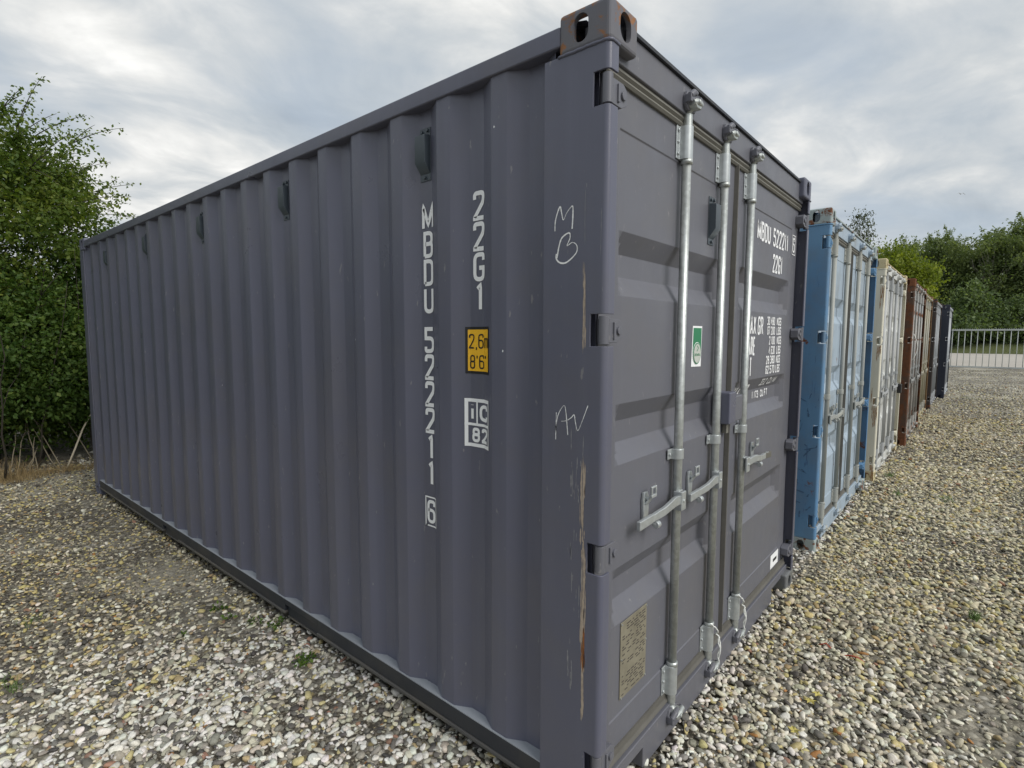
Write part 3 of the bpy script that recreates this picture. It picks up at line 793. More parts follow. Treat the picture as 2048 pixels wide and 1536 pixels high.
# lettering on the right door
dep1 = door_depth_fn(*RX)[0]; dep0 = door_depth_fn(*LX)[0]
def door_map(dep, off): return lambda x, z: (x, DY + dep(x, z) - off, z)
fm = door_map(dep1, 0.002)
def fit(s, xa, xb, z, h, sw=None):
    mb = MB()
    units = sum({'M': 1.25, '1': .72, '.': .42, ' ': .8}.get(c, 1.0) for c in s); n = len(s)
    cw = (xb - xa) / (units + 0.16 * (n - 1)); x = xa
    for c in s:
        w = cw * {'M': 1.25, '1': .72, '.': .42, ' ': .8}.get(c, 1.0)
        if c != ' ': glyph(mb, c, x, z, w, h, sw or min(cw * .3, h * .17), fm, 0.01)
        x += w + cw * .16
    decal(mb, 'lettering', M_WHITE, d1)
fit('MBDU', 1.588, 1.822, 2.138, 0.100, .0145); fit('522211', 1.876, 2.186, 2.138, 0.100, .0145); fit('22G1', 1.884, 2.080, 1.995, 0.103, .0145)
mb = MB(); glyph(mb, '6', 2.276, 2.150, 0.045, 0.090, 0.011, fm)
ribbon(mb, [(2.264, 2.138), (2.333, 2.138), (2.333, 2.252), (2.264, 2.252), (2.264, 2.138), (2.27, 2.138)],   .005, fm); decal(mb, 'check_digit', M_WHITE, d1)
for s, xa, xb, z, h in (('MAX.GR.', 1.470, 1.778, 1.646, .099), ('TARE', 1.475, 1.624, 1.538, .099), ('NET', 1.470, 1.576, 1.426, .103), ('CU.CAP.', 1.36, 1.660, 1.296, .088),
                        ('30.480', 1.828, 1.978, 1.701, .048), ('KGS', 2.016, 2.110, 1.701, .048), ('67.200', 1.836, 1.985, 1.647, .048), ('LBS', 2.022, 2.112, 1.647, .048),
                        ('2.100', 1.876, 1.992, 1.592, .048), ('KGS', 2.032, 2.124, 1.592, .048), ('4.630', 1.878, 1.996, 1.536, .048), ('LBS', 2.030, 2.118, 1.536, .048),
                        ('28.380', 1.834, 2.002, 1.482, .048), ('KGS', 2.030, 2.116, 1.482, .048), ('62.570', 1.831, 2.005, 1.427, .048), ('LBS', 2.028, 2.114, 1.427, .048),
                        ('33.2', 1.812, 1.915, 1.362, .040), ('CU.M', 1.955, 2.105, 1.362, .040), ('1.173', 1.735, 1.850, 1.292, .042), ('CU.FT', 1.888, 2.026, 1.292, .042)):
    fit(s, xa, xb, z, h, None if h < .06 else .013)
# small white label low on the right door, green inspection sticker, data plate
def rect(name, mat, x0, x1, z0, z1, y, parent, bev=0): return MB().box(x0, x1, y - .0012, y, z0, z1).build(name, mat, parent)
rect('white_label', M_WHITE, 2.098, 2.262, 0.205, 0.290, DY - .0006, d1); rect('label_print', M_BLK, 2.15, 2.225, 0.238, 0.256, DY - .0022, d1)
yp = DY + 0.004 - 0.0008
mb = MB().prism([(0.782, 1.512), (0.884, 1.510), (0.888, 1.680), (0.789, 1.680)], yp - .001, yp, 'y'); mb.build('inspection_sticker', M_WHITE, d0)
MB().prism([(0.792, 1.570), (0.880, 1.570), (0.880, 1.672), (0.796, 1.672)], yp - .0022, yp - .0012, 'y').build('sticker_panel', M_GREEN, d0)
def disc(name, mat, cx, cz, rx, rz_, y): MB().prism([(cx + rx * math.cos(a * math.pi / 16), cz + rz_ * math.sin(a * math.pi / 16)) for a in range(32)], y - .0008, y, 'y').build(name, mat, d0)
disc('sticker_ring', M_WHITE, 0.834, 1.567, 0.042, 0.046, yp - .0024); disc('sticker_disc', M_GREEN, 0.834, 1.566, 0.0405, 0.0445, yp - .0034); disc('sticker_disc', M_SILV, 0.834, 1.566, 0.036, 0.040, yp - .0044)
mb = MB(); f0 = lambda x, z: (x, yp - .0056, z)
ribbon(mb, [(0.830, 1.598), (0.843, 1.588), (0.828, 1.576)], .005, f0); textline(mb, 'DEKRA', 0.8035, 1.555, 0.011, 0.0105, 0.0024, f0, 0.0025)
decal(mb, 'sticker_print', M_GREEN, d0)
pl = MB().box(0.232, 0.428, yp - .003, yp, 0.352, 0.636).build('data_plate', M_PLATE, d0, bevel=.001)
mb = MB(); rp = random.Random(8)
for z in np.arange(0.62, 0.362, -0.0098):
    x = 0.245 + (0.03 if z > .585 else 0); blk = rp.random()
    if 0.44 < z < 0.455: continue
    while x < 0.412:
        w = rp.uniform(.006, .03)
        if rp.random() < .68: mb.box(x, min(x + w, .418), yp - .0036, yp - .003, z - .0021, z + .0016)
        x += w + rp.uniform(.004, .018)
tag(mb.build('plate_print', M_PLINK, pl), kind='stuff')
mb = MB()
for x in (0.238, 0.422):
    for z in (0.358, 0.63, .5): MB().tube([(x, yp - .003, z), (x, yp - .0065, z)], .0035, 8).build('rivet', M_GALV, pl)
# extra vent on the left door
v = put('vent', 'vent', vent_mesh, M_VENT, d0, 0.004, angle=40); v.location = (0.948, yp, 2.125)
# lock box across the door gap
lb = MB(); lb.box(1.150, 1.284, 0.002, 0.056, 1.242, 1.362)
lb.build('lock_box', M_GDOOR, d1, bevel=.006)
lb = MB(); lb.box(1.049, 1.132, -0.016, 0.056, 1.245, 1.388); lb.build('lock_box', M_GREY, d0, bevel=.005)
MB().box(1.165, 1.195, 0.035, 0.054, 1.185, 1.225).build('gasket_tab', M_RUBBERL, d0)
MB().obox((1.715, 0.012, 0.990), (1.835, 0.016, 0.980), .032, .018).build('handle_grip', plain('grey_grip', (.12, .115, .095), .7), d1, bevel=.003)
# white seal cords at the feet of two lock rods
for x in (1.020, 1.388):
    r2 = random.Random(int(x * 100)); pts = []
    for k in range(14):
        t = k / 13; pts.append((x - 0.030 + 0.062 * t, 0.012 - 0.020 * math.sin(t * 3.1), 0.335 - 0.075 * t + .004 * r2.uniform(-1, 1)))
    for k in range(10):
        t = k / 9; pts.append((x + 0.034 + .006 * math.sin(t * 9), -.008 + .006 * math.cos(t * 7), 0.255 - 0.145 * t))
    MB().tube(pts, .0032, 6).build('seal_cord', M_CORD, d0 if x < 1.2 else d1, smooth=True)
    pts = [(x + 0.034 + .005 * math.cos(k * 1.3), -.006 + .005 * math.sin(k * 1.3), 0.25 - 0.014 * k) for k in range(10)]
    MB().tube(pts, .0026, 6).build('seal_cord', M_CORD, d0 if x < 1.2 else d1, smooth=True)

# ------------------------------------------------------------------ the other containers of the row
BL = (0.075, 0.17, 0.32)
def pk(n, side_, post_, door_, seed, rust=.2, cast=None, rodc=None, **kw):
    pm = paint(n + '_post', post_, rust=rust, seed=seed, rough=.55, streak=.35, **kw)
    dm = paint(n + '_door', door_, rust=rust * .8, seed=seed + 2, rough=.55, streak=.3, dirt=(.17, .165, .13), dirt_amt=.5, scratch=tuple(c * .45 for c in side_), scratch_amt=.45)
    sm = paint(n + '_side', side_, rust=rust, seed=seed + 4, rough=.6)
    cm = paint(n + '_casting', cast or post_, rust=min(.9, rust + .25), seed=seed + 1, rough=.7, rscale=11)
    rm = paint(n + '_rod', rodc or (.36, .37, .35), alt=(.26, .28, .29), alt_amt=.8, rust=rust * .5, seed=seed + 6, rough=.5)
    rl = paint(n + '_rail', tuple(c * .6 for c in side_), rust=rust + .15, seed=seed + 8, rough=.7)
    return dict(side=sm, post=pm, door=dm, cast=cm, rod=rm, header=dm, rail=rl, keeper=dm, cam=rm, handle=rm, lip=cm, hinge=pm)
RODS4 = [(0.36, 0), (0.93, 0), (1.52, 1), (2.06, 1)]; H4 = [(0.36, 0, -1), (0.93, 0, 1), (1.52, 1, -1), (2.06, 1, 1)]
rowdef = [
 ('blue', (3.14, 0.012, -0.020), dict(side_=(.08, .19, .36), post_=(.125, .26, .42), door_=(.34, .42, .50), seed=21, rust=.22, dirt=(.20, .20, .15), dirt_amt=.35, cast=(.34, .40, .40), rodc=(.36, .37, .34), alt=(.075, .19, .37), alt_amt=.85, scratch=(.045, .10, .21), scratch_amt=.7),
  'faded blue container with scratched corner post next to the large grey one'),
 ('cream', (6.12, -0.010, -0.060), dict(side_=(.60, .56, .42), post_=(.70, .67, .55), door_=(.60, .61, .59), seed=33, rust=.17, rodc=(.40, .41, .42), cast=(.58, .50, .30)),
  'cream white container with rust runs under its hinges, beside the blue one'),
 ('rusty', (8.93, -0.085, -0.062), dict(side_=(.08, .045, .03), post_=(.085, .045, .028), door_=(.30, .29, .27), seed=42, rust=.62, rodc=(.36, .35, .33), rscale=4.5, rustc=(.13, .052, .024)),
  'rust brown container with weathered grey doors beyond the cream one'),
 ('beige', (11.46, -0.060, -0.065), dict(side_=(.42, .36, .22), post_=(.24, .15, .08), door_=(.45, .40, .25), seed=55, rust=.30, rodc=(.40, .37, .28)),
  'beige container with yellowish doors and rusty frame, fifth in the row'),
 ('umber', (14.62, -0.100, -0.068), dict(side_=(.05, .035, .03), post_=(.045, .035, .032), door_=(.33, .34, .36), seed=63, rust=.28, rodc=(.38, .39, .41)),
  'dark brown container with pale grey doors, second last in the row'),
 ('navy', (17.80, -0.245, -0.060), dict(side_=(.02, .026, .045), post_=(.022, .028, .048), door_=(.50, .53, .56), seed=77, rust=.06, rodc=(.45, .47, .5)),
  'navy blue container with whitish doors at the far end of the row'),
]
ROW = {}
for n, loc, kw, label in rowdef:
    m_ = pk(n, **kw)
    Pn = make_container('shipping_container', loc, m_, RODS4, H4, vents=False)
    tag(Pn['root'], label, 'container', 'shipping containers in a row'); ROW[n] = Pn
# blue patches and rust runs
P_ = ROW['blue']
mb = MB(); rr = random.Random(3)
mb = MB()
for i in range(34):
    y_ = rr.uniform(.04, .2); z_ = rr.choice((rr.uniform(.2, .8), rr.uniform(.25, 1.25))); L_ = rr.uniform(.015, .07)
    sl_ = rr.uniform(-.012, .012) if i % 3 else rr.uniform(-.03, .03)
    pts = [(max(-.215, min(-.02, -y_ + sl_ * k / 2 + rr.uniform(-.002, .002))), z_ + L_ * k / 8) for k in range(9)]
    wv = [rr.uniform(.3, 1.2) for _ in range(10)]
    ribbon(mb, pts, rr.uniform(.003, .012), post_map(.0008), lambda t: wv[int(t * 9)])
decal(mb, 'paint_scrape', plain('dark_scrape', (.055, .12, .22), .6, var=.5, scale=50), P_['post0'])
P_ = ROW['cream']; mb = MB()
for hz in HINGE_Z:
    for k in range(3): scrape(mb, 0.012 + .014 * k, hz - .05 - rr.uniform(.08, .30), hz - .046, .010, 1, seed=90 + k + int(hz * 10))
for i in range(6): scrape(mb, rr.uniform(.03, .17), (z_ := rr.uniform(.5, 1.1)), z_ + rr.uniform(.05, .2), .008, 1, seed=150 + i)
decal(mb, 'rust_run', plain('rust_run', (.32, .15, .05), .85, var=.5, scale=40), P_['post0'])
MB().box(1.93, 2.03, -0.05, 0.0, 0.90, 1.03).build('lock_cover', M_BLK, P_['door1'], bevel=.008)
P_ = ROW['rusty']
MB().tube([(0.02 + .03 * math.sin(k * .6), -.02 - .05 * math.sin(k * .4), 1.35 + .05 * k) for k in range(9)], .006, 6).build('wire_loop', M_CORD, P_['post0'], smooth=True)

# ------------------------------------------------------------------ ground
def gz(x, y):
    ed = 0.0
    if -0.25 < x < 2.7 and -0.25 < y < 6.3: ed = max(ss(.14, .02, -x) if x < .05 else 0, ss(.14, .02, -y) if y < .05 and x > -.02 else 0)
    return 0.014 * ed - 0.004 - 0.058 * ss(2.6, 6.0, x) * 1.0 - 0.006 * ss(0, 3, -x) + 0.010 * mnoise.noise(Vector((x * .45, y * .45, 3.1))) + 0.010 * ss(7.2, 8.6, y) * 6
def ground_mat():
    m, t, b = new_mat('gravel_ground')
    c = N(t, 'ShaderNodeTexCoord'); v = c.outputs['Object']
    vo = N(t, 'ShaderNodeTexVoronoi', i_Scale=24.0); link(t, v, vo.inputs['Vector'])
    sp = N(t, 'ShaderNodeSeparateColor'); link(t, vo.outputs['Color'], sp.inputs[0])
    stone = ramp(t, sp.outputs[0], [(0.0, (.07, .065, .06)), (.18, (.16, .15, .13)), (.42, (.33, .31, .26)), (.62, (.48, .45, .37)), (.8, (.62, .60, .54)), (.93, (.44, .36, .16)), (1.0, (.35, .20, .10))], 'CONSTANT')
    vg = N(t, 'ShaderNodeTexVoronoi', i_Scale=130.0); link(t, v, vg.inputs['Vector']); sg_ = N(t, 'ShaderNodeSeparateColor'); link(t, vg.outputs['Color'], sg_.inputs[0])
    soil_shade = mixc(t, noise(t, v, 9, 6, .6), (.034, .028, .020), (.090, .076, .054))
    soil_shade = mixc(t, ramp(t, sg_.outputs[1], [(.62, 0.0), (.78, .65)]), soil_shade, (.27, .245, .19))
    crev = ramp(t, vo.outputs['Distance'], [(0.30, 0.0), (0.55, 1.0)])
    near = mixc(t, crev, stone, soil_shade)
    # soil close by, coloured darker for shade between stones; packed pale gravel further off
    sx = N(t, 'ShaderNodeSeparateXYZ'); link(t, v, sx.inputs[0])
    far = ramp(t, mathn(t, 'MULTIPLY', mathn(t, 'ADD', sx.outputs[0], mathn(t, 'MULTIPLY', sx.outputs[1], 0.2)), 0.025), [(0.06, 0.22), (0.35, 1.0)])
    c2 = mixc(t, far, mixc(t, 0.35, soil_shade, near), near)
    patch = ramp(t, noise(t, v, .55, 5, .6), [(.46, 0.0), (.66, .55)])
    c3 = mixc(t, patch, c2, mixc(t, noise(t, v, 30, 4), (.42, .39, .30), (.66, .62, .52)))
    link(t, c3, b.inputs['Base Color']); b.inputs['Roughness'].default_value = .95
    bump(t, b, mathn(t, 'SUBTRACT', 1.0, vo.outputs['Distance']), .7, .02)
    return m
mb = MB()
gx = sorted(set(list(np.arange(-12, 24, .6)) + [-400, -150, -60, -30, -18, 27, 32, 38, 46, 60, 80, 120, 200, 400])); gy = sorted(set(list(np.arange(-14, 14, .6)) + [-400, -150, -60, -30, -20, 18, 25, 40, 80, 160, 400]))
for x in gx:
    for y in gy: mb.v.append((x, y, gz(x, y)))
for i in range(len(gx) - 1):
    for j in range(len(gy) - 1):
        a = i * len(gy) + j; mb.f.append((a, a + len(gy), a + len(gy) + 1, a + 1))
tag(mb.build('ground', ground_mat(), smooth=True, recalc=False), 'gravel yard surface', None, None, 'structure')

# loose pebbles
def pebble(seed):
    r = random.Random(seed)
    bm = bmesh.new(); bmesh.ops.create_icosphere(bm, subdivisions=2, radius=.5)
    off = Vector((r.uniform(0, 50), r.uniform(0, 50), r.uniform(0, 50))); sx, sy_, sz = r.uniform(.85, 1.25), r.uniform(.62, .9), r.uniform(.42, .7)
    for v in bm.verts:
        k = 1 + .55 * mnoise.noise(v.co * 1.9 + off) + .2 * mnoise.noise(v.co * 4.4 + off)
        v.co = Vector((v.co.x * sx * k, v.co.y * sy_ * k, v.co.z * sz * k))
    me = bpy.data.meshes.new('pebble'); bm.to_mesh(me); bm.free()
    me.polygons.foreach_set('use_smooth', [True] * len(me.polygons)); return me
M_PEB, t, b = new_mat('pebble_stone')
at = N(t, 'ShaderNodeAttribute'); at.attribute_type = 'INSTANCER'; at.attribute_name = 'col'
c = N(t, 'ShaderNodeTexCoord')
nz_ = noise(t, c.outputs['Object'], 5.0, 6, .65)
mul = ramp(t, nz_, [(.3, .68), (.7, 1.12)])
link(t, mixc(t, 1.0, at.outputs['Color'], mul, 'MULTIPLY'), b.inputs['Base Color']); b.inputs['Roughness'].default_value = .62
b.inputs['Specular IOR Level'].default_value = .35
rng = np.random.default_rng(4)
def scatter():
    pts = []
    a0, a1 = YAW - R(62), YAW + R(62)
    for r0, r1, dens, sc in ((0.35, 3.2, 3800, 1.0), (3.2, 5.5, 2700, 1.04), (5.5, 9, 1500, 1.12), (9, 15, 600, 1.25), (15, 26, 180, 1.35), (26, 37, 50, 1.4)):
        n = int((a1 - a0) / 2 * (r1 * r1 - r0 * r0) * dens)
        r = np.sqrt(rng.uniform(r0 * r0, r1 * r1, n)); a = rng.uniform(a0, a1, n)
        x = CAM.x + r * np.cos(a); y = CAM.y + r * np.sin(a)
        pts.append(np.stack([x, y, np.full(n, sc), r], 1))
    p = np.concatenate(pts); x, y = p[:, 0], p[:, 1]
    keep = np.ones(len(p), bool)
    for n_, loc in [('g', (0, 0, 0))] + [(q[0], q[1]) for q in rowdef]:
        keep &= ~((x > loc[0] + .06) & (x < loc[0] + 2.37) & (y > loc[1] + .10) & (y < loc[1] + 5.95))
    keep &= ~((y > 8.0) & (rng.random(len(p)) < .8)) & (y < 8.7) & (x < 36) & (y > -25)
    keep &= ~((x > 2.45) & (y > 1.2) & (p[:, 3] > 0))       # alleys between the containers are out of sight
    return p[keep]
def smooth01(a, lo, hi):
    t_ = np.clip((a - lo) / (hi - lo), 0, 1); return t_ * t_ * (3 - 2 * t_)
def gravel():
    p = scatter(); x, y, sc, r = p.T; n = len(p)
    def nz(f, o): return np.array([mnoise.noise(Vector((a * f + o, b_ * f, o))) for a, b_ in zip(x, y)])
    n1_ = nz(.9, 3.0); n2_ = nz(2.6, 9.0)
    left = smooth01(y, 1.6, 3.6) * (x < 0.2)                   # older, mossy ground along the left
    dirt = np.clip(smooth01(n1_, .12, .5) * .6 + left * .72 + .8 * np.exp(-(((x - 1.55) / .42) ** 2 + ((y + .93) / .17) ** 2)), 0, .92)
    right = (x > .6) & (y < 0)
    pat = np.exp(-(((x - 1.6) / .40) ** 2 + ((y + .97) / .16) ** 2)); keep = rng.random(n) > dirt * .45 + pat * .42
    tone = rng.random(n); pal = np.zeros((n, 3))
    C = np.array([(.76, .74, .68), (.63, .59, .48), (.46, .43, .35), (.29, .275, .235), (.165, .155, .14), (.085, .08, .075), (.54, .47, .24), (.43, .33, .19), (.40, .20, .07), (.33, .19, .14)])
    wclean = np.array([.38, .17, .10, .11, .11, .07, .03, .03, .004, .008])
    wmoss = np.array([.05, .11, .13, .20, .17, .08, .20, .07, .004, .008])
    wr = np.array([.11, .30, .20, .14, .09, .04, .10, .05, .004, .008])
    track = (x > 1.5) * (np.exp(-((y + 1.75 - .03 * x + .2 * n1_) / .28) ** 2) + np.exp(-((y + 3.5 - .03 * x + .2 * n1_) / .3) ** 2))
    moss = np.clip(left * .95 + smooth01(n2_, .1, .45) * .35 + track * .55, 0, 1)
    mid = np.where(right, smooth01(r, 1.8, 4.5) * .8 + .25, 0)
    W = wclean[None] * (1 - moss)[:, None] + wmoss[None] * moss[:, None]
    W = W * (1 - mid)[:, None] + (wr[None] * (1 - .5 * moss)[:, None] + .5 * wmoss[None] * moss[:, None]) * mid[:, None]
    W /= W.sum(1, keepdims=True); cum = W.cumsum(1); idx = (tone[:, None] > cum).sum(1).clip(0, 9)
    pal = C[idx] * rng.uniform(.82, 1.15, (n, 1)) * rng.uniform(.96, 1.04, (n, 3))
    warm = (np.clip(np.maximum(mid, moss * .9), 0, 1) * (1 - .8 * smooth01(r, 14, 26)))[:, None]; pal = pal * (1 - warm + warm * np.array([.96, .925, .79]))
    size = np.exp(rng.normal(math.log(.0238), .34, n)).clip(.009, .046) * sc
    size *= 1 - .35 * dirt * (r < 9)
    z = np.array([gz(a, b_) for a, b_ in zip(x, y)]) + rng.uniform(-.25, .55, n) * size * .6 + .004
    rot = np.stack([rng.normal(0, .33, n), rng.normal(0, .33, n), rng.uniform(0, 6.283, n)], 1)
    scl = size[:, None] * rng.uniform(.85, 1.15, (n, 3)) * np.array([1, 1, .88])
    k = keep; return np.stack([x, y, z], 1)[k], rot[k], scl[k], np.clip(pal, 0, .9)[k]
P_, Rr, Sc, Cc = gravel()
me = bpy.data.meshes.new('gravel'); me.vertices.add(len(P_)); me.vertices.foreach_set('co', P_.ravel())
for nm, ty, arr in (('rot', 'FLOAT_VECTOR', Rr), ('scl', 'FLOAT_VECTOR', Sc)):
    a_ = me.attributes.new(nm, ty, 'POINT'); a_.data.foreach_set('vector', arr.astype(np.float32).ravel())
a_ = me.attributes.new('col', 'FLOAT_COLOR', 'POINT'); a_.data.foreach_set('color', np.concatenate([Cc, np.ones((len(Cc), 1))], 1).astype(np.float32).ravel())
a_ = me.attributes.new('idx', 'INT', 'POINT'); a_.data.foreach_set('value', rng.integers(0, 9, len(P_)).astype(np.int32))
gv = bpy.data.objects.new('gravel', me); COL.objects.link(gv); tag(gv, 'loose rounded pebbles, white, grey and yellowish', None, None, 'stuff')
ng = bpy.data.node_groups.new('pebbles', 'GeometryNodeTree'); ng.interface.new_socket('Geometry', in_out='INPUT', socket_type='NodeSocketGeometry'); ng.interface.new_socket('Geometry', in_out='OUTPUT', socket_type='NodeSocketGeometry')
gi = ng.nodes.new('NodeGroupInput'); go = ng.nodes.new('NodeGroupOutput'); iop = ng.nodes.new('GeometryNodeInstanceOnPoints')
g2i = ng.nodes.new('GeometryNodeGeometryToInstance')
for s_ in range(9):
    po = bpy.data.objects.new('pebble_source', pebble(s_)); po.data.materials.append(M_PEB)
    oi = ng.nodes.new('GeometryNodeObjectInfo'); oi.inputs[0].default_value = po; ng.links.new(oi.outputs['Geometry'], g2i.inputs[0])
def na(name, ty):
    q = ng.nodes.new('GeometryNodeInputNamedAttribute'); q.data_type = ty; q.inputs[0].default_value = name; return q.outputs[0]
ng.links.new(gi.outputs[0], iop.inputs['Points']); ng.links.new(g2i.outputs[0], iop.inputs['Instance']); iop.inputs['Pick Instance'].default_value = True
ng.links.new(na('idx', 'INT'), iop.inputs['Instance Index']); ng.links.new(na('scl', 'FLOAT_VECTOR'), iop.inputs['Scale'])
e2r = ng.nodes.new('FunctionNodeEulerToRotation'); ng.links.new(na('rot', 'FLOAT_VECTOR'), e2r.inputs[0]); ng.links.new(e2r.outputs[0], iop.inputs['Rotation'])
ng.links.new(iop.outputs[0], go.inputs[0])
gv.modifiers.new('pebbles', 'NODES').node_group = ng

# ------------------------------------------------------------------ vegetation
def leaf_mat(name, c0, c1, c2, trans=.35):
    m = bpy.data.materials.new(name); m.use_nodes = True; t = m.node_tree; t.nodes.clear()
    at = N(t, 'ShaderNodeAttribute'); at.attribute_name = 'tone'
    col = ramp(t, at.outputs['Fac'], [(0.0, c0), (.55, c1), (1.0, c2)])
    d = N(t, 'ShaderNodeBsdfPrincipled'); link(t, col, d.inputs['Base Color']); d.inputs['Roughness'].default_value = .55; d.inputs['Specular IOR Level'].default_value = .3
    tr = N(t, 'ShaderNodeBsdfTranslucent'); link(t, mixc(t, 1.0, col, (1.3, 1.35, .6), 'MULTIPLY'), tr.inputs['Color'])
    mx = N(t, 'ShaderNodeMixShader'); mx.inputs[0].default_value = trans; link(t, d.outputs[0], mx.inputs[1]); link(t, tr.outputs[0], mx.inputs[2])
    o = N(t, 'ShaderNodeOutputMaterial'); link(t, mx.outputs[0], o.inputs[0]); return m
M_BARK = paint('bark', (.032, .027, .02), alt=(.055, .047, .034), alt_amt=.8, rough=.9, streak=.3, seed=4)
M_BIRCH = paint('pale_bark', (.36, .34, .29), alt=(.12, .11, .09), alt_amt=.9, rough=.85, streak=.3, seed=8)
def leaves_mesh(name, P, size, tone, rng_, droop=0.3, asp=.62):
    """folded diamond leaves at the points P"""
    n = len(P)
    d = rng_.normal(size=(n, 3)); d[:, 2] -= droop; d /= np.linalg.norm(d, axis=1, keepdims=True)
    up = rng_.normal(size=(n, 3)) * .8; up[:, 2] += 1.0
    s_ = np.cross(d, up); s_ /= np.linalg.norm(s_, axis=1, keepdims=True) + 1e-9
    nn = np.cross(s_, d); size = np.asarray(size).reshape(-1, 1)
    a = P; e = P + d * size; m = P + d * size * .48
    l = m + s_ * size * asp * .5 + nn * size * .10; r_ = m - s_ * size * asp * .5 + nn * size * .10
    V = np.stack([a, l, e, r_], 1).reshape(-1, 3)
    me = bpy.data.meshes.new(name); F = np.arange(n * 4).reshape(n, 4)
    tri = np.stack([F[:, [0, 1, 2]], F[:, [0, 2, 3]]], 1).reshape(-1, 3)
    me.vertices.add(len(V)); me.vertices.foreach_set('co', V.ravel()); me.loops.add(tri.size); me.loops.foreach_set('vertex_index', tri.ravel().astype(np.int32))
    me.polygons.add(len(tri)); me.polygons.foreach_set('loop_start', np.arange(0, tri.size, 3, dtype=np.int32))
    at = me.attributes.new('tone', 'FLOAT', 'FACE'); at.data.foreach_set('value', np.repeat(np.clip(tone, 0, 1), 2).astype(np.float32))
    me.update(calc_edges=True); return me
def grow(rs, base, tips, r0, mb, n=6, wob=.06, sag=0.0):
    """limbs from the base to each tip, leaving the stem at rising heights"""
    for tip, rr_, start in tips:
        a = Vector(start); b_ = Vector(tip); L = (b_ - a).length; pts = []; rad = []
        for k in range(n + 1):
            t = k / n; p = a.lerp(b_, t) + Vector((rs.uniform(-1, 1), rs.uniform(-1, 1), rs.uniform(-1, 1))) * wob * L * math.sin(math.pi * t) * .6
            p.z += sag * math.sin(math.pi * t) * L; pts.append(p); rad.append(rr_ * (1 - .8 * t) + .002)
        mb.tube(pts, rad, 6)
def tree_meshes(key, seed, H, lobes, nleaf, lsize, trunk_r, tilt=(0, 0), clump=.28, nclump=130, base_stems=1, stem_spread=.15, droop=.3, tone_bias=0.0, asp=.62, shoots=0, shoot_len=1.0):
    """lobes: (x,y,z,rx,ry,rz,weight) ellipsoids that make up the crown"""
    rs = random.Random(seed); rg = np.random.default_rng(seed); mb = MB()
    w = np.array([l[6] for l in lobes], float); w /= w.sum()
    cl = []
    for _ in range(nclump):
        l = lobes[rg.choice(len(lobes), p=w)]; v = rg.normal(size=3); v /= np.linalg.norm(v); q = rg.uniform(.35, 1.0) ** .45
        if rg.random() < .12: q *= rg.uniform(1.0, 1.28)
        cl.append((l[0] + v[0] * l[3] * q, l[1] + v[1] * l[4] * q, max(.25, l[2] + v[2] * l[5] * q)))
    cl = np.array(cl)
    stems = []
    for s_ in range(base_stems):
        bx, by = (rs.uniform(-1, 1) * stem_spread, rs.uniform(-1, 1) * stem_spread) if base_stems > 1 else (0, 0)
        top = (tilt[0] + bx * 2, tilt[1] + by * 2, H * .86)
        pts = [Vector((bx, by, -.05)).lerp(Vector(top), k / 8) + Vector((rs.uniform(-1, 1), rs.uniform(-1, 1), 0)) * .011 * H * (k > 0) for k in range(9)]
        mb.tube(pts, [trunk_r * (1 - .85 * k / 8) * (1.25 if k == 0 else 1) for k in range(9)], 8); stems.append(pts)
    tips = []
    for c_ in cl[rg.permutation(len(cl))[:min(len(cl), 60)]]:
        st = stems[rs.randrange(len(stems))]; k = min(7, max(1, int(8 * min(1, (c_[2] / (H * .9)) * rs.uniform(.45, .85)))))
        tips.append((Vector(c_), trunk_r * rs.uniform(.18, .34) * (1 - .07 * k), st[k]))
    grow(rs, None, tips, trunk_r, mb)
    ci = rg.integers(0, len(cl), nleaf); rad = clump * rg.uniform(.5, 1.5, len(cl))
    off = rg.normal(size=(nleaf, 3)) * rad[ci][:, None] * np.array([1, 1, .62]); P = cl[ci] + off
    P[:, 2] = np.maximum(P[:, 2], .06)
    ctone = rg.uniform(.1, .75, len(cl)); tone = ctone[ci] + rg.normal(0, .16, nleaf) + tone_bias
    sz = lsize * rg.uniform(.6, 1.3, nleaf)
    if shoots:
        SP, ST = [], []
        far_ = cl[np.argsort(-(np.abs(cl[:, 0] - cl[:, 0].mean()) + 1.2 * np.maximum(0, cl[:, 2] - cl[:, 2].mean())))][:max(40, len(cl) // 3)]
        for _ in range(shoots):
            c_ = Vector(far_[rg.integers(len(far_))]); o_ = c_ - Vector(cl.mean(0)); o_.normalize()
            d_ = (o_ + Vector((rg.normal(0, .3), rg.normal(0, .3), rg.normal(.15, .3)))).normalized(); L = rg.uniform(.35, .95) * shoot_len; pts = []
            for k in range(7):
                t = k / 6; pts.append(c_ + d_ * L * t + Vector((0, 0, -.22 * L * t * t)))
            mb.tube(pts, [.006 * (1 - .8 * k / 6) + .001 for k in range(7)], 5)
            m = int(46 * L / shoot_len)
            for _k in range(m):
                t = rg.uniform(.05, 1) ** .8; q = t * 6; a_ = min(5, int(q)); p = pts[a_].lerp(pts[a_ + 1], q - a_)
                SP.append(np.array(p) + rg.normal(0, .028 * shoot_len, 3)); ST.append(rg.uniform(.2, .9))
        P = np.concatenate([P, np.array(SP)]); tone = np.concatenate([tone, ST]); sz = np.concatenate([sz, lsize * .9 * rg.uniform(.6, 1.2, len(SP))])
    return mb.mesh(key + '_trunk', [], True), leaves_mesh(key + '_crown', P, sz, tone, rg, droop, asp)
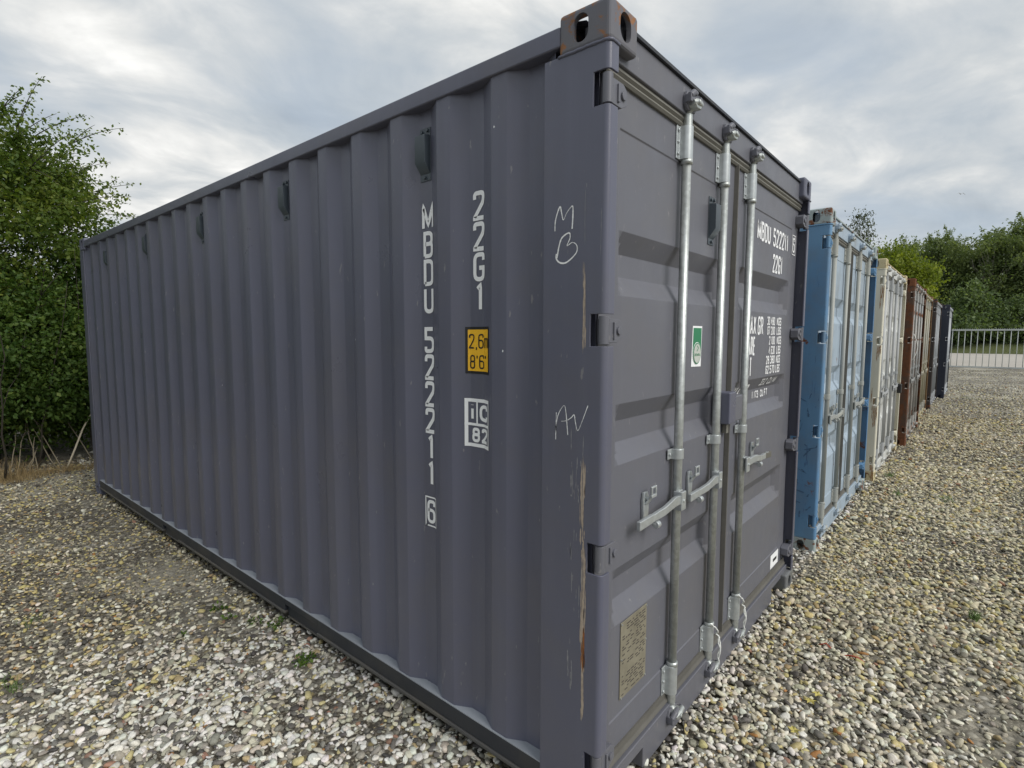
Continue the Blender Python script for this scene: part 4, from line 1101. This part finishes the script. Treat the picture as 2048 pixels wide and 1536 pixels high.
def plant_tree(name, meshes, loc, label, cat, group, bark, leafm, rz=0, scale=1.0):
    r_ = empty(name, loc, rz); r_.scale = (scale,) * 3 if isinstance(scale, (int, float)) else scale
    for nm, me_, m_ in (('trunk', meshes[0], bark), ('crown', meshes[1], leafm)):
        if not len(me_.materials): me_.materials.append(m_)
        o = obj(nm, me_, r_); o.material_slots[0].link = 'OBJECT'; o.material_slots[0].material = m_
    tag(r_, label, cat, group); return r_
L_HEDGE = leaf_mat('hedge_leaf', (.042, .088, .020), (.092, .155, .034), (.20, .26, .06), .42)
L_TOP = leaf_mat('sunny_leaf', (.052, .098, .019), (.112, .165, .030), (.225, .26, .052), .42)
L_FOR = leaf_mat('forest_leaf', (.088, .124, .054), (.16, .21, .084), (.24, .28, .115), .42)
L_LIME = leaf_mat('lime_leaf', (.10, .145, .016), (.19, .235, .028), (.29, .33, .05), .4)
L_BUSH = leaf_mat('verge_leaf', (.075, .115, .05), (.135, .19, .078), (.22, .275, .125), .4)
L_WEED = leaf_mat('weed_leaf', (.05, .10, .015), (.09, .16, .025), (.16, .24, .04), .35)

# hedge on the left, behind the container's far end
plant_tree('hedge_tree', tree_meshes('hta', 11, 4.4, [(0, 0, 3.5, 1.5, 1.2, 1.25, 3), (.8, -.1, 2.9, 1.0, 1.0, 1.0, 2), (1.2, .1, 3.6, .55, .45, .3, .6), (.2, -.2, 1.6, 1.6, 1.0, .8, 1.6), (-1.0, .2, 2.4, 1.2, 1.0, 1.3, 1)], 64000, .056, .03, clump=.17, nclump=420, base_stems=3, stem_spread=.2, tone_bias=.06, shoots=150),
           (-1.05, 8.75, .05), 'tall yellow-green tree overhanging the hedge at the left edge', 'tree', 'trees and shrubs on the left', M_BARK, L_TOP)
plant_tree('hedge_shrub', tree_meshes('hs1', 12, 2.6, [(0, 0, 1.55, 1.25, .8, .95, 2), (-.5, -.25, 1.0, .9, .55, .5, 1.5), (.6, -.1, 1.1, .8, .6, .6, 1), (.1, .25, .55, 1.3, .4, .45, 1)], 56000, .056, .011, clump=.15, nclump=340, base_stems=14, stem_spread=.8, shoots=70, shoot_len=.7),
           (-.55, 8.15, .03), 'dense dark green shrub at the left edge in front of the tall tree', 'shrub', 'trees and shrubs on the left', M_BARK, L_HEDGE)
plant_tree('hedge_shrub', tree_meshes('hs2', 13, 3.1, [(0, 0, 1.9, 1.0, .8, 1.15, 2), (-.35, -.3, 1.1, .7, .5, .5, 1), (.5, 0, 2.2, .8, .6, .5, 1), (-.2, .3, .6, .9, .4, .5, .8)], 48000, .056, .011, clump=.15, nclump=320, base_stems=12, stem_spread=.6, shoots=70, shoot_len=.7),
           (.62, 8.55, .04), 'leafy green shrub touching the far end of the grey container', 'shrub', 'trees and shrubs on the left', M_BARK, L_HEDGE)
plant_tree('hedge_shrub', tree_meshes('hs3', 14, 3.0, [(0, 0, 1.9, 1.3, .9, 1.0, 2), (.4, -.2, 1.0, 1.0, .6, .5, 1)], 26000, .05, .014, clump=.19, nclump=200, base_stems=5, stem_spread=.6),
           (-2.7, 8.9, .04), 'outer hedge shrub partly cut off by the left edge', 'shrub', 'trees and shrubs on the left', M_BARK, L_HEDGE)
plant_tree('hedge_shrub', tree_meshes('hs4', 15, 2.7, [(0, 0, 1.4, 1.9, .7, 1.2, 2), (.9, .1, 1.4, 1.4, .7, 1.1, 1), (-1.2, 0, 1.2, 1.2, .7, 1.1, 1)], 36000, .062, .014, clump=.2, nclump=330, base_stems=16, stem_spread=.8),
           (.15, 10.2, .04), 'darker hedge shrub behind the leafy ones on the left', 'shrub', 'trees and shrubs on the left', M_BARK, L_HEDGE)
def hedge_run():  # unseen run of the hedge, added to block sky light from the wall
    rg = np.random.default_rng(77); n = 26000; x = rg.uniform(-22, -4.2, n); top = 4.2 + .7 * np.sin(x * 1.1) + .4 * np.sin(x * 2.7 + 1)
    z = top * rg.beta(1.6, 1.3, n); y = 9.3 + rg.normal(0, .75, n)
    me_ = leaves_mesh('hedge', np.stack([x, y, np.maximum(z, .1)], 1), .16 * rg.uniform(.7, 1.3, n), rg.uniform(.1, .8, n), rg, .3, .7); me_.materials.append(L_HEDGE)
    return tag(obj('hedge', me_), 'dense hedge continuing unseen beyond the left edge, added to block sky light', None, None, 'stuff')
hedge_run()
# dead stems leaning at the hedge's foot, dry grass, low leaves
M_STEM = plain('dead_stem', (.25, .215, .15), .8, var=.3, scale=20); M_STEM2 = plain('pale_dead_stem', (.55, .49, .37), .75, var=.2, scale=20)
M_STRAW = plain('straw', (.34, .25, .12), .85, var=.4, scale=6)
rs = random.Random(17)
stems = [((-.50, 7.55), (-.32, 7.9, .62)), ((-.42, 7.58), (-.26, 7.9, .60)), ((-.22, 7.60), (-.26, 7.95, .66)), ((-.04, 7.62), (-.24, 7.95, .62)), ((.00, 7.60), (-.20, 7.9, .66)), ((.34, 7.72), (.05, 8.0, .80)), ((-.30, 7.55), (-.22, 7.7, .42)), ((-.36, 7.5), (-.20, 7.7, .30))]
ORD = ('first', 'second', 'third', 'fourth', 'fifth', 'sixth', 'seventh', 'eighth')
for (a_, b_), c_ in [((s[0][0], s[0][1]), s[1]) for s in stems]:
    p0 = Vector((a_, b_, gz(a_, b_))); p1 = Vector(c_)
    pts = [p0.lerp(p1, k / 5) + Vector((rs.uniform(-1, 1), 0, rs.uniform(-1, 1))) * .012 * (0 < k < 5) for k in range(6)]
    tag(MB().tube(pts, [.007, .0065, .0055, .005, .004, .003], 6).build('dead_stem', M_STEM, smooth=True), 'thin dead stem at the hedge foot, %s from the left by its base' % ORD[sorted(q[0][0] for q in stems).index(a_)], 'dead stem', 'dead stems at the foot of the hedge')
tag(MB().tube([(.03, 7.55, gz(.03, 7.55)), (.13, 7.6, .22), (.24, 7.68, .46), (.36, 7.75, .66)], [.010, .011, .010, .009], 7).build('broken_stalk', M_STEM2, smooth=True), 'pale thick broken stalk slanting up to the right before the hedge', 'dead stem')
def blades(name, mat, spots, n, hmin, hmax, w, label, spread, lean=.6, seed=3):
    rg = random.Random(seed); mb = MB()
    for _ in range(n):
        sx, sy_, sr = rg.choice(spots); x = sx + rg.gauss(0, sr); y = sy_ + rg.gauss(0, sr * spread); h = rg.uniform(hmin, hmax); a = rg.uniform(0, 6.283); z = gz(x, y) + .004
        dx, dy = math.cos(a), math.sin(a); l = lean * rg.uniform(.3, 1.4) * h; b0 = len(mb.v)
        for k in range(4):
            t = k / 3; ww = w * (1 - t * .9); cx_, cy_, cz_ = x + dx * l * t * t, y + dy * l * t * t, z + h * t * (1 - .25 * t)
            mb.v += [(cx_ - dy * ww, cy_ + dx * ww, cz_), (cx_ + dy * ww, cy_ - dx * ww, cz_)]
        for k in range(3): mb.f.append((b0 + 2 * k, b0 + 2 * k + 1, b0 + 2 * k + 3, b0 + 2 * k + 2))
    return tag(mb.build(name, mat, recalc=False), label, None, None, 'stuff')
blades('dry_grass', M_STRAW, [(-.55, 7.35, .12), (-.40, 7.30, .10), (-.2, 7.45, .1), (.15, 7.45, .1), (.3, 7.35, .08), (-.75, 7.4, .15), (.0, 7.5, .12)], 1500, .03, .13, .0016, 'dry straw along the foot of the hedge', .6, 1.2)
blades('dry_grass', M_STRAW, [(-.62, 7.45, .07), (-.52, 7.42, .06), (-.36, 7.5, .06)], 260, .12, .34, .0022, 'taller straw tufts in front of the dead stems at the left edge', .6, .7, 21)
M_GRASS = plain('grass_blade', (.09, .15, .03), .7, var=.35, scale=9)
# weeds growing through the gravel
def weed(x, y, r_, n, label, seed, ls=.02):
    rg = np.random.default_rng(seed); z = gz(x, y)
    a = rg.uniform(0, 6.283, n); q = r_ * np.sqrt(rg.random(n)); P = np.stack([x + q * np.cos(a), y + q * np.sin(a), z + .02 + rg.uniform(0, .6, n) * r_ * .5], 1)
    me_ = leaves_mesh('leaf_rosette', P, ls * rg.uniform(.6, 1.4, n), rg.uniform(0, 1, n), rg, -.1, .6); me_.materials.append(L_WEED)
    rt = empty('weed', (0, 0, 0)); obj('leaves', me_, rt)
    mb = MB()
    for p in P[::3]: mb.tube([(x, y, z), tuple((p + np.array([x, y, z + .015])) / 2), tuple(p)], .0012, 4)
    mb.build('stem', L_WEED, rt); tag(rt, label, 'weed', 'weeds growing through the gravel')
for i, (x, y, r_, n, lab) in enumerate(((-0.103, 1.62, .055, 70, 'bright green leafy weed beside the bottom rail of the grey container'), (-0.04, 2.06, .05, 30, 'small weed close to the fork pocket of the grey container'), (-0.101, 2.196, .05, 22, 'small yellowish weed left of the fork pocket, nearer the camera'),
                                        (-0.152, 2.497, .06, 28, 'sparse weed patch in the middle of the left gravel'), (-0.176, 2.366, .04, 14, 'tiny weed just below the sparse patch on the left'), (-0.402, 2.371, .025, 8, 'lone seedling far left of the other weeds'))):
    weed(x, y, r_, n, lab, 60 + i)
gs = [(-1.099, 2.57) + (.035,), (-1.067, 2.476) + (.02,), (-0.922, 3.193) + (.03,)]
blades('grass_tuft', M_GRASS, gs, 110, .02, .06, .0018, 'short grass tuft among the pebbles at the lower left', 1.0, .8, 8)
gs = [(6.535, -0.129) + (.06,), (5.63, -0.294) + (.05,), (18.317, -0.8) + (.35,), (2.648, -0.92) + (.02,), (5.735, -0.694) + (.06,), (33.86, -1.629) + (.8,), (12.437, -1.417) + (.2,)]
blades('grass_tuft', M_GRASS, gs, 420, .02, .07, .004, 'sparse grass growing in the gravel on the right', .6, .8, 9)
# red cord half buried in the gravel
pts = [(x, y) + (.012 + gz(1, -.5) + .014 * math.sin(i * 1.7),) for i, (x, y) in enumerate(((1.746, -0.287), (1.763, -0.321), (1.738, -0.362), (1.739, -0.398), (1.73, -0.435), (1.727, -0.47), (1.733, -0.503)))]
tag(MB().tube(pts, .004, 6).build('red_cord', M_RED, smooth=True), 'short red cord lying on the gravel in front of the doors', 'cord')
# fallen yellow leaves
for i, (x, y) in enumerate(((1.2, -0.363), (0.96, -0.353), (1.276, -0.379))):
    rg = random.Random(i); mb = MB(); n = 11
    for k in range(n):
        q = .024 * (1 if k % 2 else .55) * rg.uniform(.8, 1.2); a = k * 6.283 / n; mb.v.append((x + q * math.cos(a), y + q * math.sin(a), gz(x, y) + .026 + rg.uniform(-.004, .006)))
    mb.v.append((x, y, gz(x, y) + .024))
    for k in range(n): mb.f.append((k, (k + 1) % n, n))
    tag(mb.build('fallen_leaf', M_LEAF if i else (M_LEAF := plain('yellow_leaf', (.5, .43, .12), .7, var=.2)), recalc=False),
        ('yellow fallen leaf on the gravel right of the sill', 'yellow fallen leaf nearest the lower edge of the picture', 'small yellow fallen leaf beside the larger one')[i], 'leaf')

# ------------------------------------------------------------------ gate, road and wood behind
ZG = -0.066; GX = 38.2
gate = empty('steel_gate', (GX, -4.0, ZG), 0.0)
GL_, GR_ = 5.4, -5.6                                       # local y extent
M_GATE = paint('galvanised_gate', (.50, .53, .52), alt=(.4, .43, .43), alt_amt=.6, rough=.5, seed=3, streak=.1)
MB().box(-.03, .03, GR_, GL_, 2.07, 2.15).build('top_rail', M_GATE, gate, bevel=.004)
MB().box(-.03, .03, GR_, GL_, .03, .10).build('bottom_rail', M_GATE, gate, bevel=.004)
bar = MB().tube([(0, 0, .10), (0, 0, 2.07)], .017, 8).mesh('bar', [M_GATE], True); spike = MB().prism([(-.012, 2.15), (.012, 2.15), (0, 2.21)], -.004, .004, 'x').mesh('spike', [M_GATE])
y = GR_ + .27
while y < GL_ - .1:
    o = obj('bar', bar, gate); o.location = (0, y, 0); y += .272
mbs = MB()
y = GR_ + .05
while y < GL_:
    mbs.prism([(y - .014, 2.15), (y + .014, 2.15), (y, 2.215)], -.004, .004, 'x'); y += .09
mbs.build('spike_strip', M_GATE, gate)
for y in (GR_, GL_):
    MB().box(-.04, .04, y - .04, y + .04, 0.0, 2.25).build('post', M_GATE, gate, bevel=.004)
MB().obox((-.02, -1.2, .95), (-.02, GR_ + .1, 1.75), .02, .02).build('brace_wire', M_GATE, gate)
tag(gate, 'long galvanised steel gate with upright bars closing the yard at the back', 'gate')
mb = MB(); mb.v = [(40.5, -60, -.052), (74, -60, -.052), (74, 60, -.052), (40.5, 60, -.052)]; mb.f = [(0, 1, 2, 3)]
mR, t, b = new_mat('pale_road'); v = objco(t); link(t, mixc(t, noise(t, v, .5, 7, .6), (.36, .33, .29), (.50, .47, .42)), b.inputs['Base Color']); b.inputs['Roughness'].default_value = .95
tag(mb.build('road', mR, recalc=False), None, None, None, 'structure')
mG, t, b = new_mat('verge_grass'); v = objco(t); link(t, mixc(t, noise(t, v, 1.3, 8, .7), (.045, .07, .02), (.15, .16, .05)), b.inputs['Base Color']); b.inputs['Roughness'].default_value = .95; bump(t, b, noise(t, v, 6, 6), 1.0, .3)
mb = MB(); ys = np.arange(-70, 71, 2.0)
for y in ys:
    for x, z in ((74.2, -.04), (76, .35), (79, .95), (84, 1.5), (100, 2.0), (140, 2.2)): mb.v.append((x + .6 * math.sin(y * .9), y, z + (.25 * mnoise.noise(Vector((x * .3, y * .3, 1))) if z > 0 else 0)))
for i in range(len(ys) - 1):
    for k in range(5): mb.f.append((i * 6 + k, i * 6 + k + 1, i * 6 + 7 + k, i * 6 + 6 + k))
tag(mb.build('grass_bank', mG, smooth=True, recalc=False), None, None, None, 'structure')
def wood_tree(key, seed, H, nleaf=9000, wid=.27):
    lob = [(0, 0, H * .62, H * wid, H * wid, H * .34, 3), (H * .1, -.4, H * .40, H * wid * .95, H * wid, H * .24, 2), (-H * .08, H * .1, H * .48, H * wid, H * wid * .9, H * .26, 1.4), (H * .03, H * .04, H * .86, H * .10, H * .12, H * .13, .6), (0, -H * .12, H * .76, H * .12, H * .14, H * .15, .6)]
    return tree_meshes(key, seed, H, lob, nleaf, .34, H * .018, clump=.5, nclump=190, tone_bias=0, asp=.5, shoots=60, shoot_len=2.4)
WT = [wood_tree('wt%d' % i, 200 + i, 13.0) for i in range(4)]
wlab = []
wood = [(88, 15.5, 1.0), (90, 11.2, .98), (87, 7.9, .93), (92, 5.6, 1.04), (88, 3.4, 1.02), (90, .6, 1.0), (87, -1.9, 1.03), (91, -4.2, 1.1), (88, -6.4, 1.06), (90, -9.4, 1.1), (88, -13, 1.05), (96, 13, 1.05), (97, 8, 1.04), (97, 2.4, 1.08), (98, -2.8, 1.12), (97, -8, 1.12), (90, 20, 1.0), (89, 25, 1.02)]
names = ['dark green tree of the wood standing furthest left above the cream container', 'tall dark tree of the wood above the rusty container', 'rounded dark tree right of the lime green one', 'dark tree of the wood behind the bare-topped ones', 'dark broad tree above the far end of the container row', 'tree of the wood straight above the left end of the gate', 'tall tree of the wood above the middle of the visible gate', 'tallest dark tree of the wood near the right edge', 'broad tree of the wood cut by the right edge', 'tree of the wood just outside the right edge', 'tree of the wood well outside the right edge', 'back row tree behind the lime green one', 'back row tree peeping over the wood above the rusty container', 'back row tree seen through the crowns above the gate post', 'back row tree behind the middle of the wood over the gate', 'back row tree near the right edge of the picture', 'forest tree hidden behind the blue container', 'forest tree hidden behind the grey container']
for i, (x, y, s_) in enumerate(wood):
    lab = names[i]
    plant_tree('forest_tree', WT[i % 4], (x, y, 1.2), lab, 'tree', 'trees of the wood beyond the gate', M_BARK if i % 3 else M_BIRCH, L_FOR, rz=i * 1.3, scale=(s_, s_, s_ * (0.94 + .12 * ((i * 37) % 5) / 5)))
BU = [tree_meshes('bu%d' % i, 300 + i, 5.2, [(0, 0, 2.4, 2.4, 2.2, 2.0, 3), (1.2, .8, 1.6, 1.8, 1.6, 1.4, 2), (-.9, -1.1, 1.7, 1.7, 1.7, 1.4, 2), (.2, .3, 4.0, 1.1, 1.2, .9, 1)], 8000, .26, .07, clump=.42, nclump=150, base_stems=4, stem_spread=.5) for i in range(2)]
blab = ['pale green bush on the verge above the navy container', 'tall pale green bush beyond the middle of the gate', 'wide green bush beyond the right part of the gate', 'green bush beyond the gate at the right edge', 'low bush on the verge hidden mostly by the containers']
for i, (x, y, s_) in enumerate(((80, 2.9, 1.0), (79.5, -.6, 1.38), (80.5, -4.2, 1.12), (81, -8.0, 1.1), (80, 6.4, .95))):
    plant_tree('verge_bush', BU[i % 2], (x, y, .75), blab[i], 'bush', 'bushes on the verge beyond the gate', M_BARK, L_BUSH, rz=i * 2.1, scale=s_)
plant_tree('lime_tree', tree_meshes('lime', 401, 7.6, [(0, .2, 5.6, 2.0, 1.7, 1.5, 3), (.3, -1.5, 4.5, 1.5, 1.2, 1.3, 2), (0, 1.2, 4.2, 1.8, 1.6, 1.6, 2), (.2, 0, 3.0, 2, 2.2, 1.4, 1.6)], 20000, .20, .13, clump=.34, nclump=260), (45, 4.05, -.06), 'bright lime green tree behind the blue and cream containers', 'tree', None, M_BARK, L_LIME, scale=(1.1, 1.0, 1.16))
L_WISP = leaf_mat('birch_leaf', (.05, .065, .035), (.085, .10, .055), (.13, .15, .085), .3)
plant_tree('young_birch', tree_meshes('wisp', 402, 11.6, [(0, 0, 9.8, .55, .6, 1.5, 1.6), (0, .5, 8.2, .9, 1.1, 1.0, 1.4), (.1, -.3, 7.0, 1.0, 1.2, 1.0, 1)], 1900, .20, .075, clump=.30, nclump=80, tilt=(0, -.5), droop=.9, asp=.4), (47, 6.1, -.06), 'thin airy young birch rising above the lime green tree', 'tree', None, M_BARK, L_WISP)
# gull in the sky
rt = empty('gull', (45.0, 0.46, 10.9), R(25)); rt.scale = (.5, .5, .5); mbg = MB()
M_GULL = plain('gull_feathers', (.6, .6, .6), .7, var=.2)
mbg.tube([(-.2, 0, 0), (-.1, 0, .01), (.05, 0, .02), (.17, 0, .02), (.22, 0, .01)], [.012, .04, .05, .03, .008], 8); mbg.build('body', M_GULL, rt, smooth=True)
for s_ in (-1, 1):
    mbw = MB(); b0 = 0
    for k, (yy, zz_, ch) in enumerate(((0.03, .03, .13), (.2, .16, .13), (.36, .13 if s_ > 0 else .02, .09), (.52, .02 if s_ > 0 else -.14, .03))):
        mbw.v += [(ch * .5, s_ * yy, zz_ + .008), (-ch * .5, s_ * yy, zz_), (ch * .5, s_ * yy, zz_ - .006)]
    for k in range(3):
        for a_, b_ in ((0, 1), (1, 2), (2, 0)): mbw.f.append((3 * k + a_, 3 * k + b_, 3 * k + 3 + b_, 3 * k + 3 + a_))
    mbw.build('wing', M_GULL, rt)
tag(rt, 'small pale gull gliding in the sky at the right', 'bird')
